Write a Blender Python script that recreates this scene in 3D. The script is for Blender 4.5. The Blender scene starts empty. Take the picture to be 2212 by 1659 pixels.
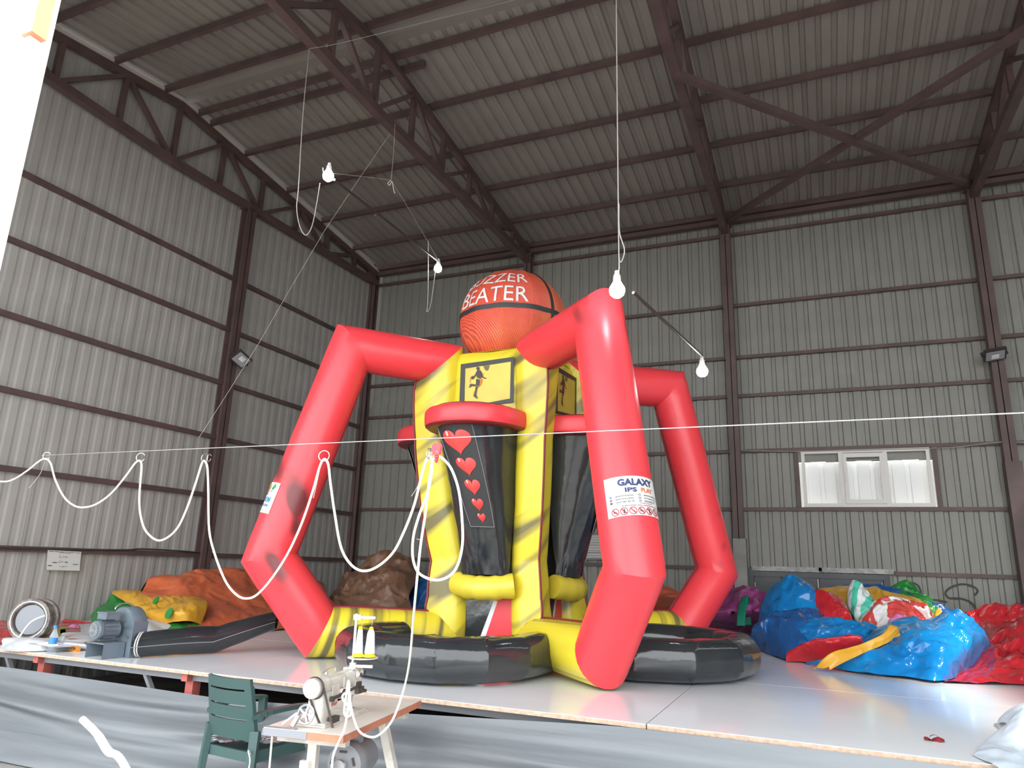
import bpy, bmesh, math, random
import numpy as np
from mathutils import Vector, Matrix, noise as mnoise
random.seed(7)
SC = bpy.context.scene
COL = SC.collection
PI = math.pi
# ------------------------------------------------------------------ camera
FPX, IW, IH = 1536.4, 2212, 1659
CP = np.array([9.277, -12.968, 1.64])
pan, tilt, roll = [math.radians(a) for a in (-23.44, 14.32, 1.86)]
CF = np.array([math.sin(pan)*math.cos(tilt), math.cos(pan)*math.cos(tilt), math.sin(tilt)])
_R = np.array([math.cos(pan), -math.sin(pan), 0.0]); _U = np.cross(_R, CF)
CR = math.cos(roll)*_R+math.sin(roll)*_U; CU = -math.sin(roll)*_R+math.cos(roll)*_U
cd = bpy.data.cameras.new('camera'); cam = bpy.data.objects.new('camera', cd); COL.objects.link(cam)
cam.matrix_world = Matrix(((CR[0], CU[0], -CF[0], CP[0]), (CR[1], CU[1], -CF[1], CP[1]), (CR[2], CU[2], -CF[2], CP[2]), (0, 0, 0, 1)))
cd.sensor_width = 36; cd.lens = FPX/IW*36; cd.clip_start = .05; cd.clip_end = 300
SC.camera = cam

def ray(x, y):
    return CF*FPX+CR*(x-IW/2)-CU*(y-IH/2)
def onp(x, y, ax, v):
    """point of the photo pixel's ray that lies on the world plane axis=v"""
    d = ray(x, y); return CP+d*(v-CP[ax])/d[ax]
def atd(x, y, dist):
    d = ray(x, y); return CP+d/np.linalg.norm(d)*dist
# ------------------------------------------------------------------ world, sun, exposure
W = bpy.data.worlds.new('world'); SC.world = W; W.use_nodes = True
bg = W.node_tree.nodes['Background']; bg.inputs[0].default_value = (.93, .97, 1.0, 1); bg.inputs[1].default_value = 6.0
sd = bpy.data.lights.new('sun', 'SUN'); sd.energy = 9; sd.angle = math.radians(3); sd.color = (1, .95, .88)
so = bpy.data.objects.new('sun', sd); COL.objects.link(so)
so.rotation_euler = Vector((-0.75, 0.22, -1.0)).to_track_quat('-Z', 'Y').to_euler()
so.location = (12, -20, 20)
SC.view_settings.view_transform = 'Standard'; SC.view_settings.look = 'None'
SC.view_settings.exposure = -0.08; SC.view_settings.gamma = 1; SC.view_settings.use_curve_mapping = False
SC.cycles.max_bounces = 8; SC.cycles.diffuse_bounces = 5
# ------------------------------------------------------------------ materials
def lin(c):
    return tuple(((v/255)/12.92 if v/255 <= .04045 else ((v/255+.055)/1.055)**2.4) for v in c)
def mat(name, col, rough=.5, col2=None, scale=4., stretch=(1, 1, 1), thr=(.4, .6), metal=0., bump=0., bscale=30., emit=None, spec=.5, coat=0., coords='Object', wave=None, detail=3., trans=0.):
    m = bpy.data.materials.new(name); m.use_nodes = True; nt = m.node_tree; b = nt.nodes['Principled BSDF']
    b.inputs['Base Color'].default_value = (*col, 1); b.inputs['Roughness'].default_value = rough
    b.inputs['Metallic'].default_value = metal; b.inputs['Specular IOR Level'].default_value = spec
    b.inputs['Coat Weight'].default_value = coat; b.inputs['Transmission Weight'].default_value = trans
    tc = nt.nodes.new('ShaderNodeTexCoord'); mp = nt.nodes.new('ShaderNodeMapping'); mp.inputs['Scale'].default_value = stretch
    nt.links.new(tc.outputs[coords], mp.inputs[0])
    if wave:
        mp.vector_type = 'TEXTURE'; mp.inputs['Rotation'].default_value = wave; mp.inputs['Scale'].default_value = tuple(1/q for q in stretch)
    if col2:
        n = nt.nodes.new('ShaderNodeTexNoise'); n.inputs['Scale'].default_value = scale; n.inputs['Detail'].default_value = detail
        nt.links.new(mp.outputs[0], n.inputs['Vector'])
        r = nt.nodes.new('ShaderNodeValToRGB'); r.color_ramp.elements[0].position = thr[0]; r.color_ramp.elements[1].position = thr[1]
        r.color_ramp.elements[0].color = (*col2, 1); r.color_ramp.elements[1].color = (*col, 1)
        nt.links.new(n.outputs['Fac'], r.inputs[0]); nt.links.new(r.outputs[0], b.inputs['Base Color'])
    if bump:
        n2 = nt.nodes.new('ShaderNodeTexNoise'); n2.inputs['Scale'].default_value = bscale; n2.inputs['Detail'].default_value = 3
        nt.links.new(mp.outputs[0], n2.inputs['Vector'])
        bp = nt.nodes.new('ShaderNodeBump'); bp.inputs['Strength'].default_value = 1; bp.inputs['Distance'].default_value = bump
        nt.links.new(n2.outputs['Fac'], bp.inputs['Height']); nt.links.new(bp.outputs[0], b.inputs['Normal'])
    if emit:
        b.inputs['Emission Color'].default_value = (*emit[0], 1); b.inputs['Emission Strength'].default_value = emit[1]
    return m
K = {}
K['sheet'] = mat('grey_painted_sheet', lin((142, 140, 133)), .5, lin((132, 130, 123)), 1.6, thr=(.3, .7), bump=.002, bscale=9)
K['sheetleft'] = mat('light_grey_painted_sheet', lin((172, 169, 164)), .5, lin((160, 157, 152)), 1.6, thr=(.3, .7))
K['roof'] = mat('grey_roof_sheet', lin((146, 138, 130)), .55, lin((134, 127, 120)), 1.2, thr=(.3, .7))
K['brown'] = mat('brown_painted_steel', lin((98, 78, 74)), .55, lin((84, 68, 66)), 3, thr=(.35, .65))
K['trimlight'] = mat('pale_trim_gap_light', lin((205, 196, 186)), .5)
K['alu'] = mat('dented_aluminium', lin((150, 150, 145)), .45, lin((122, 122, 118)), 8, metal=.3, bump=.004, bscale=12)
K['concrete'] = mat('concrete', lin((150, 148, 144)), .8, lin((120, 118, 115)), 1.5, bump=.004)
K['pvc'] = mat('white_pvc', lin((216, 212, 206)), .4)
K['glass'] = mat('glass', (1, 1, 1), .02, trans=1.); K['glass'].node_tree.nodes['Principled BSDF'].inputs['IOR'].default_value = 1.03
K['translucent'] = mat('translucent_sheet', (.9, .9, .88), .5)
K['dark'] = mat('dark_steel_sheet', lin((88, 90, 92)), .5, lin((66, 68, 70)), 1.3, thr=(.35, .65), metal=.2)
K['board'] = mat('white_laminate', lin((232, 235, 238)), .13, lin((224, 228, 232)), 1.5, thr=(.3, .7), spec=.6)
K['boardedge'] = mat('chipboard_edge', lin((196, 168, 146)), .7, lin((176, 150, 130)), 30)
K['redsteel'] = mat('red_oxide_steel', lin((176, 92, 84)), .6)
K['greysteel'] = mat('grey_steel', lin((130, 132, 136)), .5)
K['red'] = mat('red_vinyl', lin((224, 62, 70)), .36, lin((112, 46, 48)), 1.5, thr=(.27, .34), stretch=(.35, 1.6, 1.6), wave=(0, .7, -.6), bump=.0025, bscale=5, spec=.45, detail=1.)
K['maroon'] = mat('maroon_piping_and_shade', lin((120, 34, 42)), .45, bump=.004, bscale=40)
K['black'] = mat('black_vinyl', lin((38, 41, 45)), .13, lin((46, 49, 50)), 2., bump=.008, bscale=4, spec=.6)
K['blackmatte'] = mat('black_printed_vinyl', lin((46, 46, 47)), .5)
K['orange'] = mat('faded_orange_vinyl', lin((206, 104, 66)), .38, lin((186, 92, 60)), 1.5, bump=.01, bscale=6)
K['brownv'] = mat('brown_vinyl', lin((146, 108, 84)), .45, lin((126, 94, 74)), 1.5, bump=.01, bscale=6)
K['green'] = mat('green_vinyl', lin((44, 140, 62)), .3, lin((36, 120, 54)), 2, bump=.006, bscale=8)
K['amber'] = mat('amber_vinyl', lin((222, 168, 48)), .35, lin((206, 152, 46)), 2, bump=.005, bscale=8)
K['blue'] = mat('blue_vinyl', lin((20, 126, 190)), .16, lin((18, 108, 172)), 1.6, bump=.012, bscale=4)
K['navy'] = mat('dark_blue_vinyl', lin((30, 82, 140)), .25, bump=.008, bscale=6)
K['crimson'] = mat('crimson_vinyl', lin((200, 44, 52)), .16, lin((176, 36, 46)), 2, bump=.012, bscale=4)
K['purple'] = mat('purple_vinyl', lin((150, 62, 124)), .28, lin((130, 50, 108)), 2, bump=.008, bscale=7)
K['teal'] = mat('teal_green_vinyl', lin((20, 120, 96)), .3)
K['white'] = mat('white_vinyl', lin((226, 228, 230)), .35, lin((206, 208, 212)), 3, bump=.004, bscale=9)
K['paper'] = mat('white_paper', lin((208, 207, 204)), .6)
K['ink'] = mat('black_ink', lin((60, 58, 58)), .6)
K['inkred'] = mat('red_ink', lin((176, 50, 66)), .6)
K['inkblue'] = mat('navy_ink', lin((44, 58, 98)), .6)
K['inkorange'] = mat('orange_ink', lin((214, 110, 50)), .6)
K['inksky'] = mat('sky_blue_ink', lin((40, 134, 180)), .6)
K['inkgreen'] = mat('green_ink', lin((40, 140, 70)), .6)
K['pink'] = mat('pink_vinyl', lin((224, 128, 190)), .4)
K['olive'] = mat('olive_vinyl', lin((168, 162, 60)), .4, lin((140, 134, 70)), 3)
K['tarp'] = mat('grey_tarpaulin', lin((114, 118, 122)), .5, lin((100, 104, 108)), 1.2, stretch=(.4, 6, 6), bump=.006, bscale=3)
K['cloth'] = mat('pale_grey_cloth', lin((186, 198, 208)), .9, bump=.002, bscale=20)
K['chair'] = mat('dark_green_plastic', lin((58, 84, 82)), .42)
K['cream'] = mat('cream_enamel', lin((208, 205, 196)), .35, lin((184, 179, 170)), 9)
K['steel'] = mat('bright_steel', lin((190, 190, 192)), .3, metal=.8)
K['iron'] = mat('dark_iron', lin((76, 70, 68)), .45, metal=.4)
K['terracotta'] = mat('terracotta_edge', lin((186, 118, 90)), .6, lin((168, 104, 80)), 8)
K['tabletop'] = mat('cream_laminate', lin((214, 206, 196)), .35, lin((202, 192, 182)), 4)
K['tape'] = mat('grey_tape', lin((132, 136, 142)), .5)
K['machgrey'] = mat('blue_grey_enamel', lin((104, 116, 126)), .42, lin((96, 106, 116)), 6)
K['hose'] = mat('white_hose', lin((240, 236, 226)), .4)
K['pulley'] = mat('red_plastic', lin((230, 60, 72)), .35)
K['thread'] = mat('white_thread', lin((232, 236, 242)), .7)
K['yplastic'] = mat('yellow_plastic', lin((240, 208, 30)), .4)
K['oplastic'] = mat('orange_plastic', lin((236, 150, 50)), .4)
K['bottle'] = mat('clear_plastic', (.9, .95, 1), .05, trans=.9); K['bottle'].node_tree.nodes['Principled BSDF'].inputs['IOR'].default_value = 1.2
K['bluelabel'] = mat('blue_label', lin((60, 130, 200)), .5)
K['doorwhite'] = mat('white_door_paint', (.9, .9, .88), .5)
K['dooredge'] = mat('orange_door_edge', lin((240, 150, 110)), .5)
K['stick'] = mat('pale_wood', lin((250, 238, 218)), .5)
K['bulb'] = mat('lit_bulb', (1, 1, 1), .3, emit=((.88, .97, 1.0), 60))
K['ledglass'] = mat('floodlight_glass', lin((150, 152, 154)), .2)
K['rubber'] = mat('worn_rubber', lin((96, 88, 84)), .7, lin((140, 132, 126)), 14, thr=(.35, .6))
K['wire'] = mat('white_wire', lin((170, 166, 160)), .6)
K['brightwire'] = mat('steel_rope', lin((190, 190, 188)), .4)

def yellow_mat(name, rot, sc=1.0, thr=(.40, .50)):
    """yellow vinyl with airbrushed dark diagonal strokes"""
    m = mat(name, lin((214, 196, 52)), .34, lin((134, 124, 66)), 1.9*sc, stretch=(.42, 3.6, 3.6), thr=thr, wave=rot, bump=.002, bscale=6, detail=1.5)
    return m
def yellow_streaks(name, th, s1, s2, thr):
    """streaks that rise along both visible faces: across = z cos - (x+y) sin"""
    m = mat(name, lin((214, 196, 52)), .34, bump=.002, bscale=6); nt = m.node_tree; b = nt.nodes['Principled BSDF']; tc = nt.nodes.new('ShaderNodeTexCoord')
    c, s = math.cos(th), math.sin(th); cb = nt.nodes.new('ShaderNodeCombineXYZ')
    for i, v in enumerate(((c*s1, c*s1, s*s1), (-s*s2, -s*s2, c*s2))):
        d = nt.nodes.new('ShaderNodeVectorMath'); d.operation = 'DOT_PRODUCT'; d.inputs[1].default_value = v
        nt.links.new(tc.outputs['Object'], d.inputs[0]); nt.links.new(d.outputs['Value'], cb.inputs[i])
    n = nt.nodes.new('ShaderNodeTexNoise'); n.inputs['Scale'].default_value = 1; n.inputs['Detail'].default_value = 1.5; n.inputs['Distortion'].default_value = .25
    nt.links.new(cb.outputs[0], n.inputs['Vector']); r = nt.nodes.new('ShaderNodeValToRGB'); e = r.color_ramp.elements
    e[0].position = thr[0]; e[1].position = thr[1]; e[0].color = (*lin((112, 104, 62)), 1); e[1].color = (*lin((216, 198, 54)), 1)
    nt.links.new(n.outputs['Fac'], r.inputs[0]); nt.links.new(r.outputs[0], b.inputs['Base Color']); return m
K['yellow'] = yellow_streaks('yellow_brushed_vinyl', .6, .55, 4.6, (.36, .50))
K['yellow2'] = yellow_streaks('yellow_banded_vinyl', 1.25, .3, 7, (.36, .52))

K['yellowplain'] = mat('plain_yellow_vinyl', lin((216, 200, 66)), .34, lin((200, 182, 58)), 2, bump=.004, bscale=7)
K['amberboard'] = mat('golden_printed_vinyl', lin((208, 190, 70)), .4, lin((180, 158, 62)), 1.6, thr=(.3, .6))
K['olivedark'] = mat('dark_olive_ink', lin((96, 88, 50)), .5)
K['redprint'] = mat('red_heart_print', lin((212, 66, 62)), .5)
K['paleprint'] = mat('pale_highlight_print', lin((232, 176, 160)), .5)
def ball_mat():
    m = mat('orange_dimpled_vinyl', lin((222, 86, 66)), .42, lin((228, 122, 80)), 1.3, thr=(.35, .55), bump=.0)
    nt = m.node_tree; b = nt.nodes['Principled BSDF']
    tc = nt.nodes.new('ShaderNodeTexCoord'); w = nt.nodes.new('ShaderNodeTexWave'); w.inputs['Scale'].default_value = 22
    w.inputs['Distortion'].default_value = .6; w.bands_direction = 'DIAGONAL'
    nt.links.new(tc.outputs['Object'], w.inputs['Vector'])
    bp = nt.nodes.new('ShaderNodeBump'); bp.inputs['Distance'].default_value = .006
    nt.links.new(w.outputs['Fac'], bp.inputs['Height']); nt.links.new(bp.outputs[0], b.inputs['Normal'])
    old = b.inputs['Base Color'].links[0].from_socket
    mx = nt.nodes.new('ShaderNodeMix'); mx.data_type = 'RGBA'; mx.blend_type = 'MULTIPLY'
    ramp = nt.nodes.new('ShaderNodeValToRGB'); ramp.color_ramp.elements[0].color = (.78, .78, .78, 1); ramp.color_ramp.elements[1].color = (1.1, 1.1, 1.05, 1)
    nt.links.new(w.outputs['Fac'], ramp.inputs[0]); mx.inputs[0].default_value = 1
    nt.links.new(old, mx.inputs[6]); nt.links.new(ramp.outputs[0], mx.inputs[7]); nt.links.new(mx.outputs[2], b.inputs['Base Color'])
    return m
K['ball'] = ball_mat()
def stripe_mat(name, c1, c2, sc, rot=(0, 0, 0), rough=.35, dist=2., thr=(.45, .55)):
    m = mat(name, c1, rough); nt = m.node_tree; b = nt.nodes['Principled BSDF']
    tc = nt.nodes.new('ShaderNodeTexCoord'); mp = nt.nodes.new('ShaderNodeMapping'); mp.inputs['Rotation'].default_value = rot
    w = nt.nodes.new('ShaderNodeTexWave'); w.inputs['Scale'].default_value = sc; w.inputs['Distortion'].default_value = dist
    r = nt.nodes.new('ShaderNodeValToRGB'); r.color_ramp.elements[0].position = thr[0]; r.color_ramp.elements[1].position = thr[1]
    r.color_ramp.elements[0].color = (*c1, 1); r.color_ramp.elements[1].color = (*c2, 1)
    nt.links.new(tc.outputs['Object'], mp.inputs[0]); nt.links.new(mp.outputs[0], w.inputs['Vector']); nt.links.new(w.outputs['Fac'], r.inputs[0])
    nt.links.new(r.outputs[0], b.inputs['Base Color']); return m
K['tealstripe'] = stripe_mat('teal_white_striped_vinyl', lin((220, 226, 224)), lin((80, 196, 170)), 2.2, (0, 0, .5))
K['redstripe'] = stripe_mat('red_white_striped_vinyl', lin((224, 222, 220)), lin((206, 70, 66)), 1.6, (.4, .3, .9))
K['cushion'] = stripe_mat('grey_white_striped_cotton', lin((222, 224, 226)), lin((96, 104, 112)), 14, (0, 0, .4), .8, .6)

def crease(m, sc, dist):
    """crumpled-plastic facets: warped Voronoi cells as a bump"""
    nt = m.node_tree; b = nt.nodes['Principled BSDF']; tc = nt.nodes.new('ShaderNodeTexCoord'); n = nt.nodes.new('ShaderNodeTexNoise'); n.inputs['Scale'].default_value = sc*.6
    mx = nt.nodes.new('ShaderNodeMix'); mx.data_type = 'RGBA'; mx.blend_type = 'ADD'; mx.inputs[0].default_value = .6
    v = nt.nodes.new('ShaderNodeTexVoronoi'); v.inputs['Scale'].default_value = sc; v.feature = 'F1'
    nt.links.new(tc.outputs['Object'], n.inputs['Vector']); nt.links.new(tc.outputs['Object'], mx.inputs[6]); nt.links.new(n.outputs['Color'], mx.inputs[7])
    nt.links.new(mx.outputs[2], v.inputs['Vector']); bp = nt.nodes.new('ShaderNodeBump'); bp.inputs['Distance'].default_value = dist
    nt.links.new(v.outputs['Distance'], bp.inputs['Height'])
    if b.inputs['Normal'].links: nt.links.new(b.inputs['Normal'].links[0].from_socket, bp.inputs['Normal'])
    nt.links.new(bp.outputs[0], b.inputs['Normal'])
def folds(m, sc, dist, st=(.6, .8, 1.7)):
    """long sharp wrinkles: ridged noise stretched sideways"""
    nt = m.node_tree; b = nt.nodes['Principled BSDF']; tc = nt.nodes.new('ShaderNodeTexCoord'); mp = nt.nodes.new('ShaderNodeMapping'); mp.inputs['Scale'].default_value = st; mp.inputs['Rotation'].default_value = (.2, .5, .3)
    n = nt.nodes.new('ShaderNodeTexNoise'); n.noise_type = 'RIDGED_MULTIFRACTAL'; n.inputs['Scale'].default_value = sc; n.inputs['Detail'].default_value = 2.5; n.inputs['Distortion'].default_value = .6; n.inputs['Roughness'].default_value = .4
    nt.links.new(tc.outputs['Object'], mp.inputs[0]); nt.links.new(mp.outputs[0], n.inputs['Vector']); bp = nt.nodes.new('ShaderNodeBump'); bp.inputs['Distance'].default_value = dist
    nt.links.new(n.outputs['Fac'], bp.inputs['Height'])
    if b.inputs['Normal'].links: nt.links.new(b.inputs['Normal'].links[0].from_socket, bp.inputs['Normal'])
    nt.links.new(bp.outputs[0], b.inputs['Normal'])
for k_, s_, d_ in (('blue', 2.2, .035), ('crimson', 2.2, .035), ('navy', 2.4, .03), ('purple', 2.6, .03), ('green', 2.4, .02), ('orange', 1.6, .02), ('brownv', 2., .03), ('amber', 2.2, .012), ('redstripe', 2.6, .03)): folds(K[k_], s_, d_)
for k_, s_, d_ in (('blue', 2.6, .045), ('crimson', 2.6, .045), ('navy', 2.8, .04), ('purple', 3, .04), ('green', 3, .03), ('amber', 4, .02), ('orange', 3.5, .03), ('brownv', 3.5, .04), ('pink', 8, .03), ('redstripe', 5, .04), ('tealstripe', 5, .03), ('cloth', 4, .008), ('white', 5, .008)): crease(K[k_], s_, d_)
# ------------------------------------------------------------------ mesh builder
def V(*a): return Vector(a)
class MB:
    def __init__(s): s.v = []; s.f = []; s.m = []
    def add(s, vs, fs, mi=0):
        o = len(s.v); s.v += [tuple(float(c) for c in p) for p in vs]
        s.f += [tuple(i+o for i in f) for f in fs]; s.m += [mi]*len(fs)
        return s
    def box(s, lo, hi, mi=0):
        x0, y0, z0 = lo; x1, y1, z1 = hi
        return s.add([(x0, y0, z0), (x1, y0, z0), (x1, y1, z0), (x0, y1, z0), (x0, y0, z1), (x1, y0, z1), (x1, y1, z1), (x0, y1, z1)],
                     [(0, 3, 2, 1), (4, 5, 6, 7), (0, 1, 5, 4), (1, 2, 6, 5), (2, 3, 7, 6), (3, 0, 4, 7)], mi)
    def beam(s, a, b, w, h, up=(0, 0, 1), mi=0):
        a = Vector(a); b = Vector(b); d = (b-a).normalized(); up = Vector(up)
        sd_ = d.cross(up)
        if sd_.length < 1e-4: sd_ = d.cross(Vector((1, 0, 0)))
        sd_.normalize(); u = sd_.cross(d)
        vs = []
        for p in (a, b):
            for q, r in ((-1, -1), (1, -1), (1, 1), (-1, 1)): vs.append(p+sd_*(q*w/2)+u*(r*h/2))
        return s.add(vs, [(0, 3, 2, 1), (4, 5, 6, 7), (0, 1, 5, 4), (1, 2, 6, 5), (2, 3, 7, 6), (3, 0, 4, 7)], mi)
    def tube(s, pts, r, n=10, closed=False, caps=True, mi=0):
        P = [Vector(p) for p in pts]; N = len(P); rr = r if isinstance(r, (list, tuple)) else [r]*N
        T = []
        for i in range(N):
            a = P[(i-1) % N] if (closed or i > 0) else P[i]; b = P[(i+1) % N] if (closed or i < N-1) else P[i]
            t = b-a; T.append(t.normalized() if t.length > 1e-9 else Vector((0, 0, 1)))
        nrm = T[0].orthogonal().normalized(); vs = []
        for i in range(N):
            nrm = (nrm-T[i]*nrm.dot(T[i])); nrm = nrm.normalized() if nrm.length > 1e-6 else T[i].orthogonal().normalized()
            bn = T[i].cross(nrm)
            for k in range(n):
                a = 2*PI*k/n; vs.append(P[i]+(nrm*math.cos(a)+bn*math.sin(a))*rr[i])
        fs = []
        for i in range(N if closed else N-1):
            j = (i+1) % N
            for k in range(n):
                l = (k+1) % n; fs.append((i*n+k, i*n+l, j*n+l, j*n+k))
        if not closed and caps: fs += [tuple(range(n))[::-1], tuple((N-1)*n+k for k in range(n))]
        return s.add(vs, fs, mi)
    def lathe(s, prof, o=(0, 0, 0), axis=(0, 0, 1), n=20, mi=0, caps=True):
        ax = Vector(axis).normalized(); e = ax.orthogonal().normalized(); g = ax.cross(e); o = Vector(o); vs = []
        for r, z in prof:
            for k in range(n):
                a = 2*PI*k/n; vs.append(o+ax*z+(e*math.cos(a)+g*math.sin(a))*max(r, 1e-4))
        fs = []
        for i in range(len(prof)-1):
            for k in range(n):
                l = (k+1) % n; fs.append((i*n+k, i*n+l, (i+1)*n+l, (i+1)*n+k))
        if caps: fs += [tuple(range(n))[::-1], tuple((len(prof)-1)*n+k for k in range(n))]
        return s.add(vs, fs, mi)
    def grid(s, fn, nu, nv, mi=0, closeu=False):
        vs = [fn(i/(nu if closeu else nu-1) if nu > 1 else 0, j/(nv-1)) for j in range(nv) for i in range(nu)]
        fs = []
        for j in range(nv-1):
            for i in range(nu if closeu else nu-1):
                k = (i+1) % nu; fs.append((j*nu+i, j*nu+k, (j+1)*nu+k, (j+1)*nu+i))
        return s.add(vs, fs, mi)
    def prism(s, poly, o, e1, e2, th, mi=0):
        """2D polygon extruded by th along e1 x e2"""
        o = Vector(o); e1 = Vector(e1); e2 = Vector(e2); n = e1.cross(e2).normalized(); N = len(poly)
        vs = [o+e1*a+e2*b for a, b in poly]+[o+e1*a+e2*b+n*th for a, b in poly]
        fs = [tuple(range(N))[::-1], tuple(range(N, 2*N))]+[(i, (i+1) % N, (i+1) % N+N, i+N) for i in range(N)]
        return s.add(vs, fs, mi)
    def mesh(s, name, mats, off=(0, 0, 0), smooth=False, ang=40):
        me = bpy.data.meshes.new(name)
        me.from_pydata([(a-off[0], b-off[1], c-off[2]) for a, b, c in s.v], [], s.f)
        for m_ in (mats if isinstance(mats, (list, tuple)) else [mats]): me.materials.append(m_)
        if any(s.m): me.polygons.foreach_set('material_index', s.m)
        me.validate(); me.update()
        if smooth:
            me.polygons.foreach_set('use_smooth', [True]*len(me.polygons))
            if ang < 180:
                b = bmesh.new(); b.from_mesh(me)
                for e in b.edges:
                    if len(e.link_faces) == 2 and e.calc_face_angle(0) > math.radians(ang): e.smooth = False
                b.to_mesh(me); b.free()
        return me
ORG = {}
def put(name, mb, mats, parent=None, base=None, smooth=False, ang=40, **props):
    """one mesh object; with a parent its vertices are stored relative to the parent's base"""
    if parent is not None: off = ORG[parent.name]
    else: off = base or (0, 0, 0)
    me = mb.mesh(name, mats, off, smooth, ang); o = bpy.data.objects.new(name, me); COL.objects.link(o)
    if parent is not None: o.parent = parent
    else: o.location = off
    ORG[o.name] = off
    for k, v in props.items(): o[k] = v
    return o
def tag(o, label, cat, group=None):
    o['label'] = label; o['category'] = cat
    if group: o['group'] = group
    return o
def thing(name, label, cat, base=(0, 0, 0), group=None):
    o = bpy.data.objects.new(name, None); COL.objects.link(o); o.location = base; o.empty_display_size = .1
    ORG[o.name] = tuple(float(c) for c in base); return tag(o, label, cat, group)
def inst(name, me, parent, loc, rot=(0, 0, 0), scl=(1, 1, 1)):
    o = bpy.data.objects.new(name, me); COL.objects.link(o); off = ORG[parent.name] if parent else (0, 0, 0)
    if parent: o.parent = parent
    o.location = (loc[0]-off[0], loc[1]-off[1], loc[2]-off[2]); o.rotation_euler = rot; o.scale = scl; ORG[o.name] = off
    return o
def text_geo(body, size=1., cuts=0, align='LEFT', bold=0.):
    """flat triangulated lettering from Blender's own font: (verts, faces)"""
    cu = bpy.data.curves.new('t', 'FONT'); cu.body = body; cu.size = size; cu.align_x = align; cu.resolution_u = 2; cu.offset = bold
    ob = bpy.data.objects.new('t', cu); COL.objects.link(ob); dg = bpy.context.evaluated_depsgraph_get(); dg.update()
    me = bpy.data.meshes.new_from_object(ob.evaluated_get(dg)); bm = bmesh.new(); bm.from_mesh(me)
    bmesh.ops.triangulate(bm, faces=bm.faces[:])
    for _ in range(cuts):
        es = [e for e in bm.edges if e.calc_length() > size*.12]
        if not es: break
        bmesh.ops.subdivide_edges(bm, edges=es, cuts=1); bmesh.ops.triangulate(bm, faces=bm.faces[:])
    vs = [v.co.copy() for v in bm.verts]; bm.verts.index_update(); fs = [tuple(v.index for v in f.verts) for f in bm.faces]
    bm.free(); bpy.data.objects.remove(ob); bpy.data.meshes.remove(me); bpy.data.curves.remove(cu)
    return vs, fs
def nz(p, sc=1., seed=0.):
    return mnoise.noise(Vector((p[0]*sc+seed, p[1]*sc-seed*.7, p[2]*sc+seed*1.3)))
def ridge(p, sc=1., seed=0.):
    return 1-abs(nz(p, sc, seed))*2
def crom(P, t):
    """Catmull-Rom through points, t in 0..1"""
    n = len(P)-1; x = min(max(t*n, 0), n-1e-6); i = int(x); f = x-i
    a = P[max(i-1, 0)]; b = P[i]; c = P[i+1]; d = P[min(i+2, n)]
    return .5*((2*b)+(c-a)*f+(2*a-5*b+4*c-d)*f*f+(3*b-a-3*c+d)*f**3)
def sm_pts(P, m=6):
    P = [np.array(p, float) for p in P]; n = (len(P)-1)*m
    return [crom(P, i/n) for i in range(n+1)]
# ================================================================== the setting
HX = 16.0; YF = -11.8; ZR = 8.86; YR = -5.9; EAVE = 8.22; EAVES = 7.98
def roofz(y): return ZR-(ZR-EAVE)*(y-YR)/(0-YR) if y > YR else ZR-(ZR-EAVES)*(YR-y)/(YR-YF)
# corrugated sheet: x across, z along, ribs pushed along +y
def corr(w, l, pitch=.2, rib=.055, dep=.032, n=None, ztop=None, slope=.014, th=0):
    n = n or round(w/pitch); pr = [(0, 0)]
    for i in range(n):
        c = (i+.5)*w/n; pr += [(c-rib/2-slope, 0), (c-rib/2, dep), (c+rib/2, dep), (c+rib/2+slope, 0)]
    pr.append((w, 0)); mb = MB(); zt = ztop or (lambda x: l)
    vs = [(x, y, 0) for x, y in pr]+[(x, y, zt(x)) for x, y in pr]; N = len(pr)
    mb.add(vs, [(i, i+1, N+i+1, N+i) for i in range(N-1)])
    # folded side lips give the seam between two panels its own edge
    mb.add([(0, 0, 0), (0, -.005, 0), (.006, -.005, 0), (.006, 0, 0), (0, 0, zt(0)), (0, -.005, zt(0)), (.006, -.005, zt(0)), (.006, 0, zt(0))], [(0, 1, 5, 4), (1, 2, 6, 5), (2, 3, 7, 6)])
    return mb
grd = MB(); grd.box((-12, -40, -.12), (30, 4, -.02)); 
put('ground', grd, K['concrete'], kind='structure')
fl = MB(); fl.box((-.1, YF-.2, -.03), (HX, .15, 0)); put('floor', fl, K['concrete'], kind='structure')

wall = MB()
for z0, z1 in ((-.0, .25),): wall.box((0, .0, z0), (HX, .12, z1))
wall_back = put('wall_back', wall, K['concrete'], kind='structure')
ZL = 4.93
me_low = corr(1, ZL+.05).mesh('panel', K['sheet']); me_up = corr(1, EAVE-.02-ZL).mesh('panel', K['sheet'])
WX0, WX1, WZ0, WZ1 = 9.02, 10.98, 2.72, 3.70
me_below = corr(1, WZ0).mesh('panel', K['sheet']); me_above = corr(1, ZL+.05-WZ1).mesh('panel', K['sheet'])
for i in range(int(HX)):
    if i in (9, 10):
        inst('panel', me_below, wall_back, (i, .035, 0)); inst('panel', me_above, wall_back, (i, .035, WZ1))
    else: inst('panel', me_low, wall_back, (i, .035, 0))
    inst('panel', me_up, wall_back, (i, .055, ZL))
GZ = [1.71, 2.707, 3.712, 4.708, 5.428, 6.427, 7.854]
for k, z in enumerate(GZ):
    spans = [(0, 10.2, 0)] if False else [(0, HX)]
    if k == 0: spans = [(0, 8.05), (10.2, HX)]
    for a, b in spans:
        m = MB(); m.box((a+.1, -.03, z-.03), (b, .03, z+.03)); put('girt', m, K['brown'], wall_back)
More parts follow.
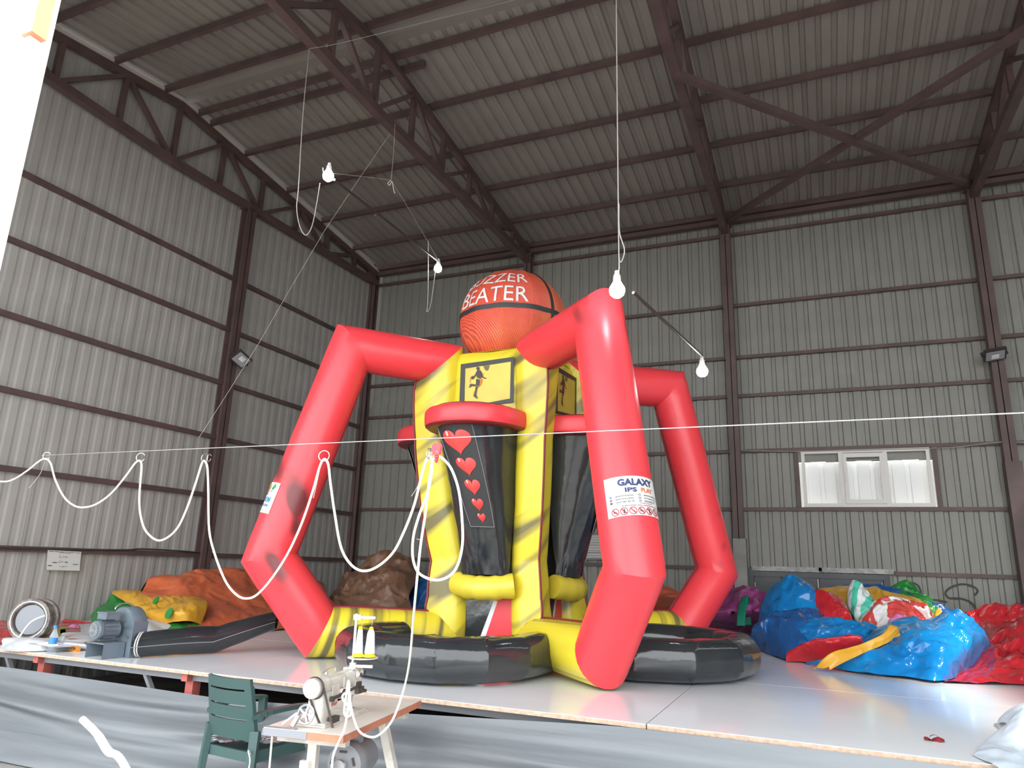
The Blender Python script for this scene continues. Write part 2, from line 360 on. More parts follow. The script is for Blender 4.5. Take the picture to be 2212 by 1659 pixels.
for x in (9.0, 11.0):
    m = MB(); m.box((x-.05 if x < 10 else x-.01, -.028, WZ0+.02), (x+.01 if x < 10 else x+.06, .03, WZ1-.02)); put('stud', m, K['brown'], wall_back)
for z, h in ((8.085, .085), (8.22, .10)):
    m = MB(); m.box((.05, -.17, z-h/2), (HX, -.04, z+h/2)); put('eave_beam', m, K['brown'], wall_back)
# sprayed marks on the back wall
gm = MB()
def spray(pts, w):
    P = [onp(x, y, 1, .028) for x, y in pts]; P = sm_pts(P, 5)
    for i in range(len(P)-1):
        a, b = Vector(P[i]), Vector(P[i+1]); d = (b-a).normalized(); s = d.cross(Vector((0, 1, 0)))*w/2
        a.y = b.y = .024; gm.add([a-s, a+s, b+s, b-s], [(0, 1, 2, 3)])
spray([(1948, 1278), (1954, 1264), (1970, 1259), (1984, 1266), (1990, 1282)], .028)
spray([(2003, 1299), (2020, 1296), (2046, 1301)], .03)
spray([(2105, 1286), (2112, 1276), (2100, 1266), (2078, 1262), (2056, 1268), (2042, 1280), (2050, 1292), (2075, 1293), (2098, 1302), (2108, 1316)], .03)
put('spray_mark', gm, K['ink'], wall_back)
lowp = MB()
# ---- left wall
wl = MB(); wl.box((-.05, YF, 0), (.06, 0, .2)); wall_left = put('wall_left', wl, K['concrete'], kind='structure')
for i in range(12):
    y0 = -i-1 if i < 11 else YF; w = (-i)-y0
    if w <= .05: continue
    m = corr(w, ZL, dep=.007, slope=.03, n=max(1, round(w*5))); me = m.mesh('panel', K['sheetleft'])
    inst('panel', me, wall_left, (.075, y0, 0), (0, 0, PI/2))
    m = corr(w, 3, dep=.007, slope=.03, n=max(1, round(w*5)), ztop=lambda x, y0=y0: roofz(y0+x)-ZL+.03); me = m.mesh('panel', K['sheetleft'])
    inst('panel', me, wall_left, (.085, y0, ZL-.04), (0, 0, PI/2))
for z in (1.65, 2.6, 3.55, 4.48, 5.425, 6.347):
    m = MB(); m.box((.09, YF, z-.035), (.15, -.05, z+.035)); put('girt', m, K['brown'], wall_left)
# pale flashing along the rake
for a, b in ((YF, YR), (YR, -.05)):
    m = MB(); m.beam((.17, a, roofz(a)-.07), (.17, b, roofz(b)-.07), .16, .07); put('trim_1' if a == YF else 'trim_2', m, K['trimlight'], kind='structure')
wr = MB(); wr.box((HX, YF, 0), (HX+.1, .1, 8.1)); wall_right = put('wall_right', wr, K['sheet'], kind='structure')
wf = MB(); wf.box((-.05, -11.98, 6.2), (HX, -11.9, 7.9)); wf.prism([(0, 0), (HX, 0), (HX, .05), (0, .05)], (0, -11.98, 7.9), (1, 0, 0), (0, 0, 1), .05); put('wall_front_added', wf, K['sheet'], kind='structure')  # unseen wall above the opening, added to darken roof and upper walls
# ---- roof
cl = MB(); cl.beam((0, YR, ZR+.05), (HX, YR, ZR+.05), .5, .02); ceiling = put('ceiling', cl, K['roof'], kind='structure')
Ln = math.hypot(YR-.12, ZR-roofz(.12)); Ls = math.hypot(YF-.2-YR, ZR-EAVES)
me_n = corr(1, Ln+.05, dep=.035).mesh('panel', K['roof']); me_s = corr(1, Ls+.05, dep=.035).mesh('panel', K['roof'])
an = math.atan2(ZR-EAVE, 5.9); as_ = math.atan2(ZR-EAVES, 5.9)
for i in range(int(HX)):
    # local z -> slope direction, local y -> up
    for me, dirv, o in ((me_n, Vector((0, -math.cos(an), math.sin(an))), Vector((i, .12, roofz(.12)+.03))), (me_s, Vector((0, math.cos(as_), math.sin(as_))), Vector((i+1, YF-.2, roofz(YF-.2)+.03)))):
        up = Vector((0, math.sin(an), math.cos(an))) if dirv.y < 0 else Vector((0, -math.sin(as_), math.cos(as_)))
        xv = up.cross(dirv)
        if dirv.y < 0 and xv.x < 0: o = o+Vector((1, 0, 0))
        if dirv.y > 0 and xv.x > 0: o = o-Vector((1, 0, 0))
        ob = bpy.data.objects.new('panel', me); COL.objects.link(ob); ob.parent = ceiling
        M = Matrix(((xv.x, up.x, dirv.x, o.x), (xv.y, up.y, dirv.y, o.y), (xv.z, up.z, dirv.z, o.z), (0, 0, 0, 1)))
        ob.matrix_local = M; ORG[ob.name] = (0, 0, 0)
m = MB()
for s in (-1, 1): m.beam((0, YR+s*.16, ZR+.012), (HX, YR+s*.16, ZR+.012), .34, .012, up=(0, -s*.12, 1))
put('ridge_cap', m, K['roof'], ceiling)
PY = [(-1.14, 1, HX), (-2.26, 1, HX), (-3.34, 1, HX), (-4.48, 1, HX), (-5.56, 1, HX), (-6.23, 1, HX), (-7.1, 1, HX), (-8.1, 1, HX), (-9.3, 1, HX), (-10.5, 1, HX)]
for y, _, xe in PY:
    z = roofz(y)-.045; m = MB(); m.box((.18, y-.03, z-.055), (xe, y+.03, z+.04)); put('purlin', m, K['brown'], ceiling)
m = MB(); m.box((.18, -5.33, roofz(-5.3)-.1), (4.39, -5.27, roofz(-5.3)-.0)); put('purlin', m, K['brown'], ceiling)
m = MB(); m.beam((0, YF, roofz(YF)-.15), (HX, YF, roofz(YF)-.15), .16, .22); put('eave_beam', m, K['brown'], ceiling)

# ---- window in the back wall
win = bpy.data.objects.new('window_1', None); COL.objects.link(win); win['kind'] = 'structure'; win.location = (10, .03, 3.2); ORG['window_1'] = (10, .03, 3.2)
fr = MB(); X0, X1, Z0, Z1 = 9.05, 10.96, 2.74, 3.69; t = .06
for a in ((X0, Z0, X1, Z0+t), (X0, Z1-t, X1, Z1), (X0, Z0, X0+t, Z1), (X1-t, Z0, X1, Z1), (9.62, Z0, 9.70, Z1), (10.28, Z0, 10.36, Z1)):
    j = .0015*len(fr.v)/8; fr.box((a[0]+j, -.02-j, a[1]+j), (a[2]-j, .05+j, a[3]-j))
put('window_frame', fr, K['pvc'], win)
sh = MB()
for a in ((9.69, Z0+.05, 10.29, Z0+.12), (9.69, Z1-.14, 10.29, Z1-.07), (9.69, Z0+.05, 9.75, Z1-.07), (10.23, Z0+.05, 10.29, Z1-.07)):
    j = .0015*len(sh.v)/8; sh.box((a[0]+j, -.045-j, a[1]+j), (a[2]-j, .003-j, a[3]-j))
sash = put('sash', sh, K['pvc'], win)
hd = MB(); hd.box((9.712, -.07, 3.16), (9.732, -.045, 3.28)); hd.box((9.71, -.055, 3.26), (9.735, -.04, 3.31)); put('handle', hd, K['pvc'], sash)
for a, b in ((X0+t, 9.62), (9.75, 10.23), (10.36, X1-t)):
    g = MB(); g.box((a, .012, Z0+t), (b, .018, Z1-t)); put('pane', g, K['glass'], win)
os_ = corr(2.06, .80, pitch=.25, dep=.03); me = os_.mesh('outer_sheet', K['translucent']); inst('outer_sheet', me, win, (8.97, .20, 2.70))
ts = MB()
for i in range(9):
    ts.box((8.97+i*.23, .1, 3.50+.008*math.sin(i*2.1)), (8.97+(i+1)*.23, .115, 3.8))
put('hanging_flap', ts, K['sheet'], win)
# ---- dark hatch low in the back wall
dr = bpy.data.objects.new('door_1', None); COL.objects.link(dr); dr['kind'] = 'structure'; dr.location = (9.2, 0, .8); ORG['door_1'] = (9.2, 0, .8)
m = MB(); m.box((8.1, -.05, .1), (8.19, .02, 1.72)); m.box((10.13, -.05, .1), (10.22, .02, 1.72)); m.box((8.1, -.06, 1.60), (10.22, .02, 1.68)); put('door_frame', m, K['dark'], dr)
for a, b in ((8.19, 8.62), (8.63, 9.16), (9.20, 9.72), (9.73, 10.13)):
    m = MB(); m.box((a+.008, -.035, .15), (b-.008, -.005, 1.60)); m.box((a+.03, -.04, 1.5), (b-.03, -.03, 1.515)); put('door_leaf', m, K['dark'], dr)
m = MB(); m.box((9.17, -.03, .2), (9.187, -.01, 1.585)); m.box((8.2, -.04, .2), (8.212, -.03, 1.5)); m.box((10.1, -.042, 1.35), (10.112, -.03, 1.56)); put('painted_gap_light', m, K['trimlight'], dr)  # solid pale strips painted as daylight leaking between the leaves
m = MB()
for a, b, z in ((8.17, 9.25, 1.72), (9.2, 10.28, 1.725)):
    m.box((a, -.075, z-.03), (b, -.03, z+.045)); m.box((a, -.085, z-.03), (b, -.075, z-.015))
put('flashing', m, K['alu'], dr)
# ---- white post of the open front, out in the sun
dl = bpy.data.objects.new('door_2', None); COL.objects.link(dl); dl['kind'] = 'structure'; dl.location = (7.27, -12.0, 2); ORG['door_2'] = (7.27, -12.0, 2)
m = MB(); m.box((7.14, -12.02, 0), (7.425, -11.95, 5.6)); m.box((7.30, -12.035, .1), (7.33, -12.02, 5.5)); put('door_post', m, K['doorwhite'], dl)
m = MB(); m.box((7.43, -12.03, 2.95), (7.475, -11.99, 5.2)); put('door_edge_strip', m, K['dooredge'], dl)
m = MB(); m.box((7.43, -12.02, .1), (7.455, -11.99, 2.95)); put('door_edge_strip', m, K['doorwhite'], dl)

# ================================================================== steel frame
NY = [YR+.975*k for k in range(-6, 7)]
def zb(y, x): return (7.84 if x < 1 else 7.86)+.03*max(y, -11.8+0-(y+11.8) if y < YR else y)
def truss(x, label):
    r = thing('roof_truss', label, 'roof truss', (x, YR, 7.7), None)
    zbm = lambda y: 7.86+.03*(y if y > YR else 2*YR-y)
    zt = lambda y: roofz(y)-.17
    for a, b in ((-.1, YR), (YR, YF+.1)):
        m = MB(); m.beam((x, a, zt(a)), (x, b, zt(b)), .11, .10); put('top_chord', m, K['brown'], r)
    m = MB(); m.beam((x, -.1, zbm(-.1)), (x, YR, zbm(YR)), .12, .12); m.beam((x, YR, zbm(YR)), (x, YF+.1, zbm(YF+.1)), .12, .12); put('bottom_chord', m, K['brown'], r)
    for k in range(-5, 6):
        y = YR+.975*k; m = MB(); m.beam((x, y, zbm(y)), (x, y, zt(y)), .07, .075, up=(1, 0, 0)); put('web_post', m, K['brown'], r)
    for k in (-4, -2, 0, 2, 4):
        for s in (-1, 1):
            y = YR+.975*k; y2 = YR+.975*(k+s)
            if abs(k+s) > 5: continue
            m = MB(); m.beam((x, y, zbm(y)), (x, y2, zt(y2)), .065, .07, up=(1, 0, 0)); put('diagonal', m, K['brown'], r)
    for s in (-1, 1):
        m = MB(); y = YR+s*5.3; m.prism([(0, 0), (.35*s, .02), (.35*s, .4), (0, .0)][:3], (x-.01, y, zbm(y)+.05), (0, 1, 0), (0, 0, 1), .02); put('gusset', m, K['brown'], r)
    return r
truss(.22, 'brown steel truss against the gable wall on the left')
truss(4.0, 'brown steel roof truss second from the left gable wall')
truss(8.0, 'brown steel roof truss third from the left, above the inflatable\'s front leg')
truss(12.0, 'brown steel roof truss at the right edge of the photo')
def column(x, y, w, d, label, ztop=7.8, x_along=True):
    r = thing('steel_column', label, 'column', (x, y, 0))
    m = MB()
    if x_along:   # I section, flanges facing the room
        m.box((x-w/2, y-d/2, 0), (x+w/2, y-d/2+.014, ztop)); m.box((x-w/2, y+d/2-.014, 0), (x+w/2, y+d/2, ztop)); m.box((x-.006, y-d/2, 0), (x+.006, y+d/2, ztop))
    else:
        m.box((x-d/2, y-w/2, 0), (x-d/2+.014, y+w/2, ztop)); m.box((x+d/2-.014, y-w/2, 0), (x+d/2, y+w/2, ztop)); m.box((x-d/2, y-.006, 0), (x+d/2, y+.006, ztop))
    put('shaft', m, K['brown'], r)
    m = MB(); m.box((x-w/2-.03, y-d/2-.02, ztop-.02), (x+w/2+.03, y+d/2+.02, ztop+.0)); put('cap_plate', m, K['brown'], r)
    return r
column(.16, -.14, .18, .16, 'dark brown steel column in the corner where the two walls meet', 8.1)
column(4.0, -.14, .16, .16, 'brown steel column behind the big inflatable ball', 8.0)
c3 = column(8.0, -.14, .17, .17, 'brown steel column on a grey concrete foot left of the window', 8.0)
m = MB(); m.box((7.9, -.25, 0), (8.11, -.02, 2.2)); put('concrete_foot', m, K['concrete'], c3, label='grey concrete casing around the lower column')
c4 = column(12.0, -.14, .18, .17, 'brown steel column right of the window', 8.0)
m = MB(); m.box((11.9, -.26, 0), (12.12, -.05, 3.4)); put('stiffened_base', m, K['brown'], c4)
column(.2, -4.17, .2, .16, 'dark brown steel column standing in the middle of the left wall', 7.7, False)
column(.2, -10.2, .2, .16, 'brown steel column by the open front of the left wall', 7.7, False)
for a, b, lab in (((8.0, -5.24, 7.62), (12.0, -.25, 8.0), 'brown diagonal roof brace falling to the column right of the window'), ((8.0, -.25, 8.02), (12.0, -4.6, 7.75), 'brown diagonal roof brace rising to the right edge of the photo')):
    m = MB(); m.beam(a, b, .09, .09); o = put('roof_brace', m, K['brown'], base=a); tag(o, lab, 'roof brace', 'crossed braces under the roof')

# ================================================================== platform
st = thing('work_platform', 'large low platform topped with glossy white boards', 'platform', (6, -4.3, 0))
XS = [.16, .92, 4.58, 8.24, 11.9, 15.5]; YS = [-8.4, -6.3, -4.2, -2.1, -.2]
for i in range(5):
    for j in range(4):
        m = MB(); g = .0035; x0, x1, y0, y1 = XS[i]+g, XS[i+1]-g, YS[j]+g, YS[j+1]-g
        m.box((x0, y0, .722), (x1, y1, .746), 1); m.box((x0, y0, .7465), (x1, y1, .75), 0)
        put('board', m, [K['board'], K['boardedge']], st)
for x in (1.0, 2.7, 4.5, 6.3, 8.2, 10.1, 11.9, 13.8, 15.3):
    m = MB(); m.box((x-.04, -8.3, 0), (x+.04, -8.22, .66)); put('post', m, K['redsteel'], st)
    m = MB(); m.box((x-.03, -8.36, .66), (x+.03, -.3, .72)); put('joist', m, K['redsteel'], st)
    m = MB(); m.beam((x-.55, -8.26, .68), (x-.1, -8.26, .1), .03, .04, up=(0, 1, 0)); put('brace', m, K['greysteel'], st)
m = MB(); m.box((.2, -8.3, .66), (15.4, -8.24, .72)); put('edge_rail', m, K['greysteel'], st)
# tarpaulin hung below the platform edge
tz = [(1.5, .60), (3, .60), (4.96, .58), (6.62, .64), (8.1, .72), (15.4, .72)]
def tpz(x):
    for (a, b), (c, d) in zip(tz, tz[1:]):
        if x <= c: return b+(d-b)*max(0, x-a)/(c-a)
    return .72
def tarp(u, v):
    x = 1.6+13.6*u; zt_ = tpz(x); s = v
    y = -8.45-.36*s; z = zt_*(1-s)+.012
    y += .045*math.sin(s*15+nz((x*.35, s*2, 0), 1)*5)*math.sin(PI*min(1, s*1.1+.02))
    y += .03*nz((x*.5, s*7, 1.), 1.)*min(1, s*5)
    return (x, y, max(z, .012))
m = MB(); m.grid(tarp, 90, 44); o = put('tarpaulin', m, K['tarp'], base=(8, -9, 0), smooth=True, ang=180); tag(o, 'grey tarpaulin hung from the platform edge down to the floor', 'tarpaulin')
# ================================================================== the inflatable
TH = -.822; AZ0 = TH-PI/4; RC = Vector((6.33, -5.89, 0))
U0 = Vector((-math.sin(AZ0), math.cos(AZ0), 0)); N0 = Vector((math.cos(AZ0), math.sin(AZ0), 0))
game = thing('inflatable_basketball_game', 'tall red and yellow inflatable game with a giant basketball on top', 'inflatable', (6.33, -5.89, .75))
def tcen(z):   # the tower leans slightly
    k = min(1, max(0, (z-.8)/1.9)); return RC-U0*(.05+.09*k)
def frm(k):
    a = AZ0+k*PI/2; return Vector((math.cos(a), math.sin(a), 0)), Vector((-math.sin(a), math.cos(a), 0))
def L2W(k, n, u, z):
    N, U = frm(k); return tcen(z)+N*n+U*u+Vector((0, 0, z))
def px2l(x, y, n, zz=3.4):
    """photo pixel -> (u, z) on the front face plane at distance n"""
    c = tcen(zz); d = Vector(ray(x, y)); C = Vector(CP); t = ((c+N0*n-C).dot(N0))/d.dot(N0); P = C+d*t
    return (P-c).dot(U0), P.z
def mitre(P, secf, bt, n=32, sub=10, wr=.010, seed=0., endplane=None):
    """tube along P with mitred joints; secf(i, t, phi) -> radius; returns builder"""
    mb = MB(); N = len(P); D = [(P[i+1]-P[i]).normalized() for i in range(N-1)]; rings = []
    ends = endplane or (None, None)
    def plane(j):
        if j == 0: return ends[0] or D[0]
        if j == N-1: return ends[1] or D[-1]
        return (D[j-1]+D[j]).normalized()
    for i in range(N-1):
        d = D[i]; b = (bt-d*bt.dot(d)).normalized(); nr = d.cross(b); L = (P[i+1]-P[i]).length
        if nr.dot(INW) < 0: pass
        ms = [0, .05, .1]+[.1+.8*q/sub for q in range(1, sub)]+[.9, .95, 1]
        if i > 0: ms = ms[1:]
        for t in ms:
            ring = []
            for k in range(n):
                ph = 2*PI*k/n; r = secf(i, t, ph); e = min(t, 1-t)*L
                w = math.exp(-(e/.10)**2); r *= 1+wr*w*nz((math.cos(ph)*3, math.sin(ph)*3, i*7+t*1.5), 2.2, seed)*2-.02*w
                o = P[i]+d*(t*L)+(nr*math.cos(ph)+b*math.sin(ph))*r
                # shear the ring towards the joint planes
                for pt, pn, wt in ((P[i], plane(i), max(0, 1-t*2.2)), (P[i+1], plane(i+1), max(0, 1-(1-t)*2.2))):
                    if wt > 0: o = o-d*(((o-(P[i]+d*(t*L))).dot(pn)/d.dot(pn))*wt)
                ring.append(o)
            rings.append(ring)
    vs = [p for r in rings for p in r]; fs = []
    for a in range(len(rings)-1):
        for k in range(n):
            l = (k+1) % n; fs.append((a*n+k, a*n+l, (a+1)*n+l, (a+1)*n+k))
    mb.add(vs, fs); return mb, rings
INW = Vector((0, 0, 1))
RT = .228
def circ(i, t, ph): return RT
def rline(rings, k, off): # line of ring vertices k pushed outwards
    out = []
    for r in rings:
        c = sum(r, Vector())/len(r); out.append(r[k]+(r[k]-c).normalized()*off)
    return out
legs = {}
for li, (k, nm) in enumerate(((0, 'F'), (1, 'R'), (2, 'B'), (3, 'L'))):
    az = AZ0+PI/4+k*PI/2; E = Vector((math.cos(az), math.sin(az), 0)); bt = Vector((-math.sin(az), math.cos(az), 0))
    def pt(r, z, tower): return (tcen(z) if tower else RC)+E*r+Vector((0, 0, z))
    A = pt(.80, 3.75, True); B = pt(1.885, 3.76, False); Cc = pt(2.465, 1.64, False); Dd = pt(1.95, .985, False); Ee = pt(.64, .975, True)
    pc = [(.60, 1.3), (.585, 1.70), (.70, 2.2), (.775, 2.85), (.785, 3.4)]
    pil = [Ee]+[pt(r, z, True) for r, z in pc]+[A]
    dB = (B-A).normalized(); dP = (A-pil[-2]).normalized(); dE0 = (pil[1]-Ee).normalized(); dG = (Ee-Dd).normalized(); dL = (Dd-Cc).normalized()
    mA = (dP+dB).normalized(); mE = (dG+dE0).normalized(); mD = (dL+dG).normalized()
    # section angle 0 points along d x b = inside of the loop for this orientation
    mb, rg = mitre([A, B, Cc, Dd], circ, -bt, seed=k*3, endplane=(mA, mD))
    leg = put('leg', mb, K['red'], game, smooth=True, ang=30)
    pm = MB(); pm.tube(rline(rg, 0, .004), .009, 6); put('piping', pm, K['maroon'], leg)
    nq = len(game.children)
    def psec(i, t, ph):
        a = abs((ph+PI) % (2*PI)-PI); zc = [0.2, .19, .178, .178, .185, .215][i]+([.2, .19, .178, .178, .185, .215, .228][i+1]-[0.2, .19, .178, .178, .185, .215][i])*t
        fade = 1.0
        if i == 0: fade = min(1, t*1.5)
        if i == 5: fade = max(0, 1-t)
        sq = zc/math.cos(max(0, PI/4-a)) if a < PI/4 else zc
        cn = zc*math.sqrt(2)*math.cos(PI/4)/math.cos(PI/4-a) if a < PI/4 else zc
        corner = zc*1.0/max(.7072, math.cos(PI/4-a)) if a < PI/4 else zc
        return zc+(corner-zc)*fade*1.0
    mb, rg2 = mitre(pil, psec, -bt, n=40, sub=4, wr=.015, seed=11+k, endplane=(mE, mA))
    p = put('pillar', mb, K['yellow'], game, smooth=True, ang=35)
    pm = MB(); pm.tube(rline(rg2, 0, .008), .012, 6); put('piping', pm, K['maroon'], p)
    mb, rg3 = mitre([Dd, Ee], lambda i, t, ph: RT+(.2-RT)*t, -bt, seed=23+k, endplane=(mD, mE))
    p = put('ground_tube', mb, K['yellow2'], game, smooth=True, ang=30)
    pm = MB(); pm.tube(rline(rg3, 0, .006), .012, 6); put('piping', pm, K['maroon'], p)
    legs[nm] = (leg, A, B, Cc, Dd, E, bt)
# ---- the ball
BR = .615; BC = tcen(4)+Vector((0, 0, 4.325))
def ballpt(az, lat, r=BR):
    """az measured from the front face normal, 12 flat-ish gores"""
    g = 2*PI/12; a = (az+PI) % g - g/2  # distance from gore centre
    flat = 1/math.cos(a)*math.cos(g/2); rr = r*(1-.5*(1-flat/ math.cos(0)*1.0))
    # gores puff slightly between seams
    rr = r*(1-.022*(abs(a)/(g/2))**2)
    A_ = AZ0+az; cl_ = math.cos(lat)
    return BC+Vector((math.cos(A_)*cl_, math.sin(A_)*cl_, math.sin(lat)))*rr
mb = MB(); NA = 72
lats = [-PI/2+PI*i/28 for i in range(29)]
mb.grid(lambda u, v: ballpt(u*2*PI, -PI/2+PI*v), NA, 30, closeu=True)
ball = put('basketball', mb, K['ball'], game, smooth=True, ang=60, label='giant orange basketball lettered BUZZER BEATER')
m = MB(); w = .028/BR
for sgn in (1,):
    m.grid(lambda u, v: ballpt(u*2*PI, (v-.5)*2*w, BR+.004), NA, 4, closeu=True)
put('black_band', m, K['blackmatte'], ball, smooth=True)
for a0 in (1.22, 1.22-PI):
    m = MB()
    def mer(u, v, a0=a0):
        lat = -PI/2+PI*v; c = ballpt(a0, lat, BR+.004); A_ = AZ0+a0; s = Vector((-math.sin(A_), math.cos(A_), 0)); d = (c+s*(u-.5)*2*.022-BC).normalized()
        a1 = math.atan2(d.y, d.x)-AZ0; return ballpt(a1, math.asin(max(-1, min(1, d.z))), BR+.005) if abs(lat) < 1.4 else BC+d*(BR+.002)
    m.grid(mer, 4, 60); put('black_band', m, K['blackmatte'], ball, smooth=True)
for k in range(12):
    a = k*2*PI/12+2*PI/24*0; m = MB(); m.tube([ballpt(a+PI/12*0+PI/12, l, BR+.001) for l in lats[4:-4]], .0025, 4); put('seam', m, K['inkorange'], ball)
for word, lat0, lat1, w0, w1 in (('BEATER', 4.5, 22.5, -41, 41), ('BUZZER', 28.5, 44, -42, 42)):
    vs, fs = text_geo(word, 1.0, 3); xs = [v.x for v in vs]; ys = [v.y for v in vs]; xa, xb, yb = min(xs), max(xs), max(ys)
    out = []
    for v in vs:
        az = math.radians(w0+(w1-w0)*(v.x-xa)/(xb-xa)); la = math.radians(lat0+(lat1-lat0)*v.y/yb); out.append(ballpt(az, la, BR+.006))
    m = MB(); m.add(out, fs); put('lettering', m, K['paper'], ball)
# ---- faces
def W_(k, n, u, z): return L2W(k, n, u, z)
def lquad(mb, k, n, pts, mi=0): mb.add([W_(k, n, u, z) for u, z in pts], [tuple(range(len(pts)))], mi)
def zpx(a, b): return 960+a*190/2212, 750+b*190/2212
HK = [1.0]
def hoop_path(s):      # s 0..1 around the D
    a = PI*(s); u = -.43*math.cos(a); n = .60+.66*HK[0]*math.sin(a)**.75
    return n, u
def heart(t):
    x = 16*math.sin(t)**3; y = 13*math.cos(t)-5*math.cos(2*t)-2*math.cos(3*t)-math.cos(4*t); return x/17, y/17
for k in range(4):
    HK[0] = 1.16 if k == 1 else 1.0
    # padded backboard between the pillars
    m = MB()
    def bb(u, v):
        a = (u-.5)*2; b = (v-.5)*2; bul = (1-a**6)*(1-b**6)
        return W_(k, .56+.085*bul+.006*nz((a*2, b*2, k), 1.6), a*.46+.04, 3.02+.82*v-.02*(1-abs(a)))
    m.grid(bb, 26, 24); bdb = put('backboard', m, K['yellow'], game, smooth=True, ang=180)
    m = MB(); m.grid(lambda u, v: W_(k, .30+.3*v if v < .999 else .58, (u-.5)*.9+.04, 3.83+.0*v), 3, 3); put('top_cover', m, K['yellow'], game)
    o4 = [px2l(*p, .65) for p in ((996, 787), (1111, 771), (1109, 869), (992, 887))]; i4 = [px2l(*p, .65) for p in ((1005, 796), (1104, 781), (1102, 861), (1003, 880))]
    m = MB()
    for j in range(4):
        l = (j+1) % 4; lquad(m, k, .656, [o4[j], o4[l], i4[l], i4[j]])
    lquad(m, k, .650, [i4[0], i4[1], i4[2], i4[3]][::1], 1)
    put('target_frame', m, [K['blackmatte'], K['amberboard'] if 'amberboard' in K else K['yellowplain']], bdb)
    m = MB()
    def poly(pts, n, mi): lquad(m, k, n, [px2l(*zpx(a, b), .65) for a, b in pts], mi)
    def disc(cx, cy, r, n, mi, ry=None): poly([(cx+r*math.cos(q*PI/6), cy+(ry or r)*math.sin(q*PI/6)) for q in range(12)], n, mi)
    poly([(950, 630), (985, 670), (985, 720), (965, 700)], .6575, 1); poly([(925, 780), (960, 800), (955, 880), (915, 960), (850, 1015), (890, 920), (915, 850)], .6575, 1)
    poly([(785, 1070), (740, 1150), (735, 1210), (755, 1230), (765, 1150)], .6575, 1); poly([(640, 925), (690, 915), (800, 950), (690, 940)], .6575, 1)
    poly([(645, 880), (655, 770), (700, 715), (760, 720), (695, 735), (670, 790), (665, 885)], .6575, 1)
    disc(853, 540, 42, .659, 0, 45); disc(716, 775, 38, .659, 0)
    poly([(825, 590), (915, 582), (948, 760), (905, 800), (820, 765)], .659, 0); poly([(808, 795), (905, 818), (892, 960), (845, 995), (800, 940)], .659, 0)
    poly([(800, 940), (700, 930), (655, 925), (625, 1030), (700, 978), (800, 985)], .659, 0); poly([(795, 985), (852, 992), (825, 1080), (805, 1205), (852, 1300), (800, 1285), (738, 1230), (768, 1180), (785, 1060)], .659, 0)
    poly([(830, 595), (860, 640), (780, 745), (750, 790), (715, 760), (760, 720)], .659, 0); poly([(905, 585), (938, 625), (955, 700), (1000, 760), (1068, 780), (1030, 798), (970, 772), (922, 700)], .659, 0)
    poly([(985, 478), (1140, 458), (1102, 575), (1062, 592), (1030, 578)], .659, 2)
    put('player_print', m, [K['ink'], K['inkorange'], K['olivedark']], bdb)
    # hoop: a D-shaped inflated ring
    m = MB(); NP = 40; sec = []
    for q in range(20):
        a = 2*PI*q/20; c, s = math.cos(a), math.sin(a); sec.append((abs(c)**.55*math.copysign(.095, c), abs(s)**.5*math.copysign(.098, s)))
    vs = []
    for i in range(NP+1):
        n, u = hoop_path(i/NP); n2, u2 = hoop_path(min(1, i/NP+.01)); n1, u1 = hoop_path(max(0, i/NP-.01)); t = Vector((n2-n1, u2-u1)).normalized(); o = Vector((-t.y, t.x))
        if o.x*(n-.6)+o.y*u < 0: o = -o
        for q, (a, b) in enumerate(sec):
            wv = 1+.05*nz((i*.6, q*.5, k), 1.1)
            vs.append(W_(k, n+o.x*a*wv, u+o.y*a*wv+.02, 3.02+b*wv-.01*math.sin(PI*i/NP)))
    fs = []; mi = []
    for i in range(NP):
        for q in range(20):
            l = (q+1) % 20; fs.append((i*20+q, i*20+l, (i+1)*20+l, (i+1)*20+q)); mi.append(1 if 12 <= q <= 17 else 0)  # underside faces maroon: shade on the red vinyl put into the colour
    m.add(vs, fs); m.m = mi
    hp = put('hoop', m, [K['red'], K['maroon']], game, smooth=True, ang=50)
    m = MB(); ptsn = []
    for i in range(NP+1):
        n, u = hoop_path(i/NP); ptsn.append(W_(k, n, u+.02, 3.123))
    m.tube(ptsn, .008, 5); put('piping', m, K['maroon'], hp)
    # net: black pouch narrowing downwards
    def net(s, v):
        n, u = hoop_path(s); f = v**.85
        top = (n-.02, u*.93+.02); bn = .60+.14*math.sin(PI*s); bu = -.24+.52*s*1.0; bu = .04-.25*math.cos(PI*s)
        nn = top[0]*(1-f)+bn*f; uu = top[1]*(1-f)+bu*f
        wv = .012*nz((s*8, v*2.5, k*3), 1.6)*math.sin(PI*min(1, v*1.2))
        if v > .72: wv += .03*ridge((s*9, v*3, k), 1.3)*(v-.72)/.28
        return W_(k, nn+wv, uu, 2.94-(2.94-1.55)*v)
    m = MB(); m.grid(net, 44, 46); nt_ = put('net', m, K['black'], game, smooth=True, ang=180)
    m = MB(); m.grid(lambda s, v: W_(k, .50, (s-.5)*.8+.03, 3.0-1.45*v), 2, 2); put('net_back', m, K['blackmatte'], game)
    # printed strip of hearts on the left of the net
    def hp_(a, b): # strip coordinates -> net surface, pushed out
        s = (.30+.20*b)*(1-a)+(.64+.12*b)*a; v = .005+.68*b; p = net(s, v); N, U = frm(k)
        return p+N*.018-U*.008
    m = MB(); m.grid(hp_, 12, 24); put('heart_strip', m, K['blackmatte'], nt_, smooth=True, ang=180)
    for w_ in (0, 1):
        m = MB(); m.tube([hp_(w_, b/20)+frm(k)[0]*.004 for b in range(21)], .003, 4); put('stitching', m, K['greysteel'], nt_)
    m = MB(); m.tube([hp_(a/8, 1)+frm(k)[0]*.004 for a in range(9)], .003, 4); m.tube([hp_(a/8, 0)+frm(k)[0]*.004 for a in range(9)], .003, 4); put('stitching', m, K['greysteel'], nt_)
